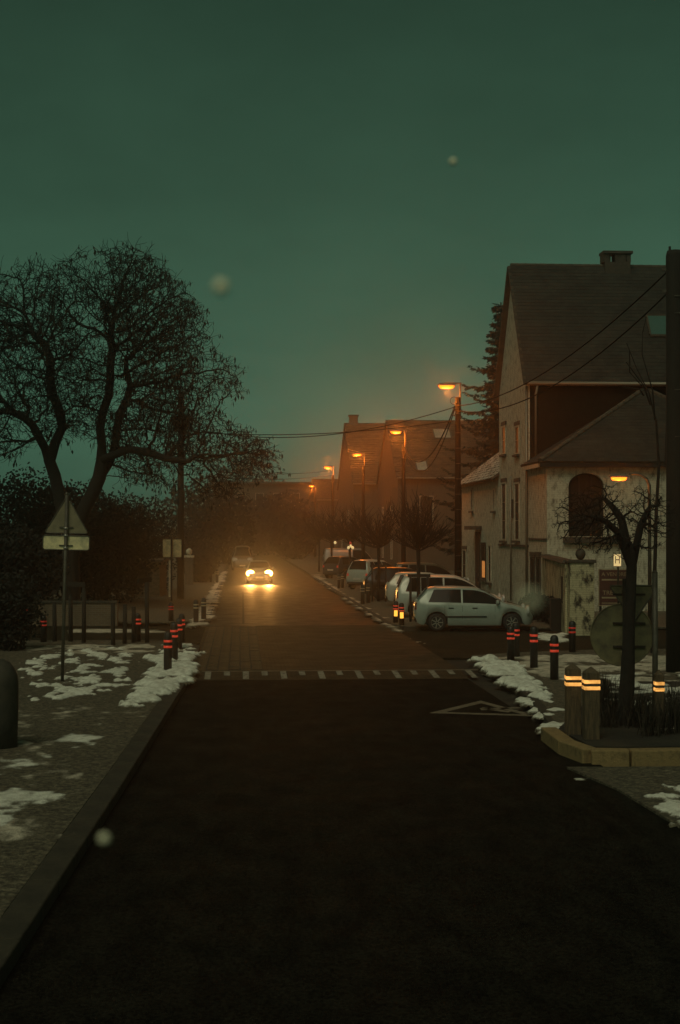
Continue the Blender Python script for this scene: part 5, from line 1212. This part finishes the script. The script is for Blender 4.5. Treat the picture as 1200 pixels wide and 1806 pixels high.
        MB().box((L * .42, sgn * (w2 + .002), .50), (L * .36, .022, .05)).build('side_trim', M['car_trim'], t)
        if detail:
            for hx_ in (L * .30, L * .50): MB().box((hx_, sgn * (w2 * .985 + .006), belt - .13), (.17, .03, .03)).build('door_handle', M['car_trim'], t)
            for dx in (L * .245, L * .395, L * .67):
                MB().add([(dx - .004, sgn * (w2 * 1.0 + .001), .42), (dx + .004, sgn * (w2 + .001), .42), (dx + .004, sgn * (w2 * .987 + .004), belt - .05), (dx - .004, sgn * (w2 * .987 + .004), belt - .05)], [(0, 1, 2, 3)]).build('door_gap', M['car_trim'], t)
    MB().box((-.012, 0, .62), (.02, .50, .11)).build('number_plate', M['plate'], t); MB().box((L + .004, 0, .42), (.02, .50, .11)).build('number_plate', M['plate'], t)
    bevel(MB().box((.06, 0, .38), (.16, hw(.2) * 1.7, .14)).build('rear_bumper', M['car_trim'], t), .02, 1)
    MB().box((L - .02, 0, .34), (.06, .9, .14)).build('grille', M['car_trim'], t)
    return t
def park(px, D, **kw):
    p = at(px, D); p.z = kw.pop('z', 0.0); ang = kw.pop('ang', 0.0)
    return car(P=None, rear=p, direction=R(ang), **kw)
GC = 'cars parked along the right side'
park(731, 50.9, label='silver five door hatchback parked side on by the amber bollards', body='silver', L=4.02, H=1.49, z=0.02, ang=-3.5, group=GC)
park(699, 57.5, label='white people carrier parked behind the silver hatchback', body='white_car', kind='mpv', L=4.3, H=1.63, Wd=1.75, z=0.1, ang=-3, group=GC)
park(681, 66, label='cream white hatchback parked beside the staked pollard tree', body='white2', L=3.9, H=1.48, z=0.1, ang=-3, group=GC, detail=False)
park(642, 72, label='black car parked at the kerb by the dark bollard pair', body='black_car', L=4.2, H=1.56, z=0.1, ang=-2, group=GC, detail=False)
park(690, 78, label='bronze parked car half hidden behind the cream white hatchback', body='brown_car', kind='mpv', L=4.2, H=1.66, z=0.1, group=GC, detail=False)
park(630, 84, label='pale silver estate with glowing tail lamps', body='silver', kind='mpv', L=4.3, H=1.68, z=0.1, ang=55, group=GC, detail=False, tail_lit=True)
park(583, 104, label='dark car with one small red tail lamp beside the far pollard', body='navy_car', kind='hatch', L=4.1, H=1.55, z=0.1, ang=50, group=GC, detail=False, tail_lit=True)
park(570, 120, label='dark van parked farthest up the right side', body='grey_car', kind='van', L=4.6, H=1.95, Wd=1.85, belt=1.05, z=0.1, group=GC, detail=False)
# oncoming car
pc = at(458, 96.5)
car('oncoming car with both headlamps glowing on the wet road', None, (pc.x, pc.y + 4.0, 0.0), R(-90), L=4.1, H=1.46, Wd=1.75, body='grey_car', head_on=True, detail=False, name='oncoming_car')
pv = at(428, 128); car('dark box fronted van parked on the far left', None, (pv.x, pv.y + 4.4, .05), R(-90), L=4.6, H=2.1, Wd=1.9, belt=1.15, kind='van', body='brown_car', detail=False, name='parked_van')

# ------------------------------------------------------------------ falling snowflakes near the lens
def flake(px, py, d, r, label):
    p = at(px, d); p.z = zat(py, d); mb = MB(); c0 = Vector((0, 0, 0))
    mb.lathe([(r * math.sin(a) * (1 + .06 * math.cos(5 * a)) + 1e-5, -r * math.cos(a)) for a in [math.pi * k / 12 for k in range(13)]], 18)
    o = mb.build('snowflake', M['flake'], None, True); o.location = p; tag(o, label, 'snowflake', 'falling snowflakes')
flake(390, 505, 1.0, .0052, 'large blurred snowflake in the sky right of the bare tree')
flake(800, 283, 2.1, .0052, 'small blurred snowflake high in the open sky')
flake(935, 1058, 0.62, .0032, 'widest faint blurred snowflake before the nose of the silver hatchback')
flake(185, 1477, 1.2, .0042, 'blurred snowflake over the road edge near the left kerb')

# ------------------------------------------------------------------ haze
hz = MB().box((0, 135, 31.9), (240, 330, 66.2)).build('haze', None)
hm = bpy.data.materials.new('haze'); hm.use_nodes = True; tr = hm.node_tree; tr.nodes.clear()
oo = tr.nodes.new('ShaderNodeOutputMaterial'); pv_ = tr.nodes.new('ShaderNodeVolumePrincipled')
pv_.inputs['Color'].default_value = (0.93, 0.93, 0.90, 1); pv_.inputs['Density'].default_value = 0.0013; pv_.inputs['Anisotropy'].default_value = 0.91
tr.links.new(pv_.outputs[0], oo.inputs['Volume']); hz.data.materials.append(hm)
tag(hz, 'thin winter mist filling the street', 'mist', None, 'stuff')
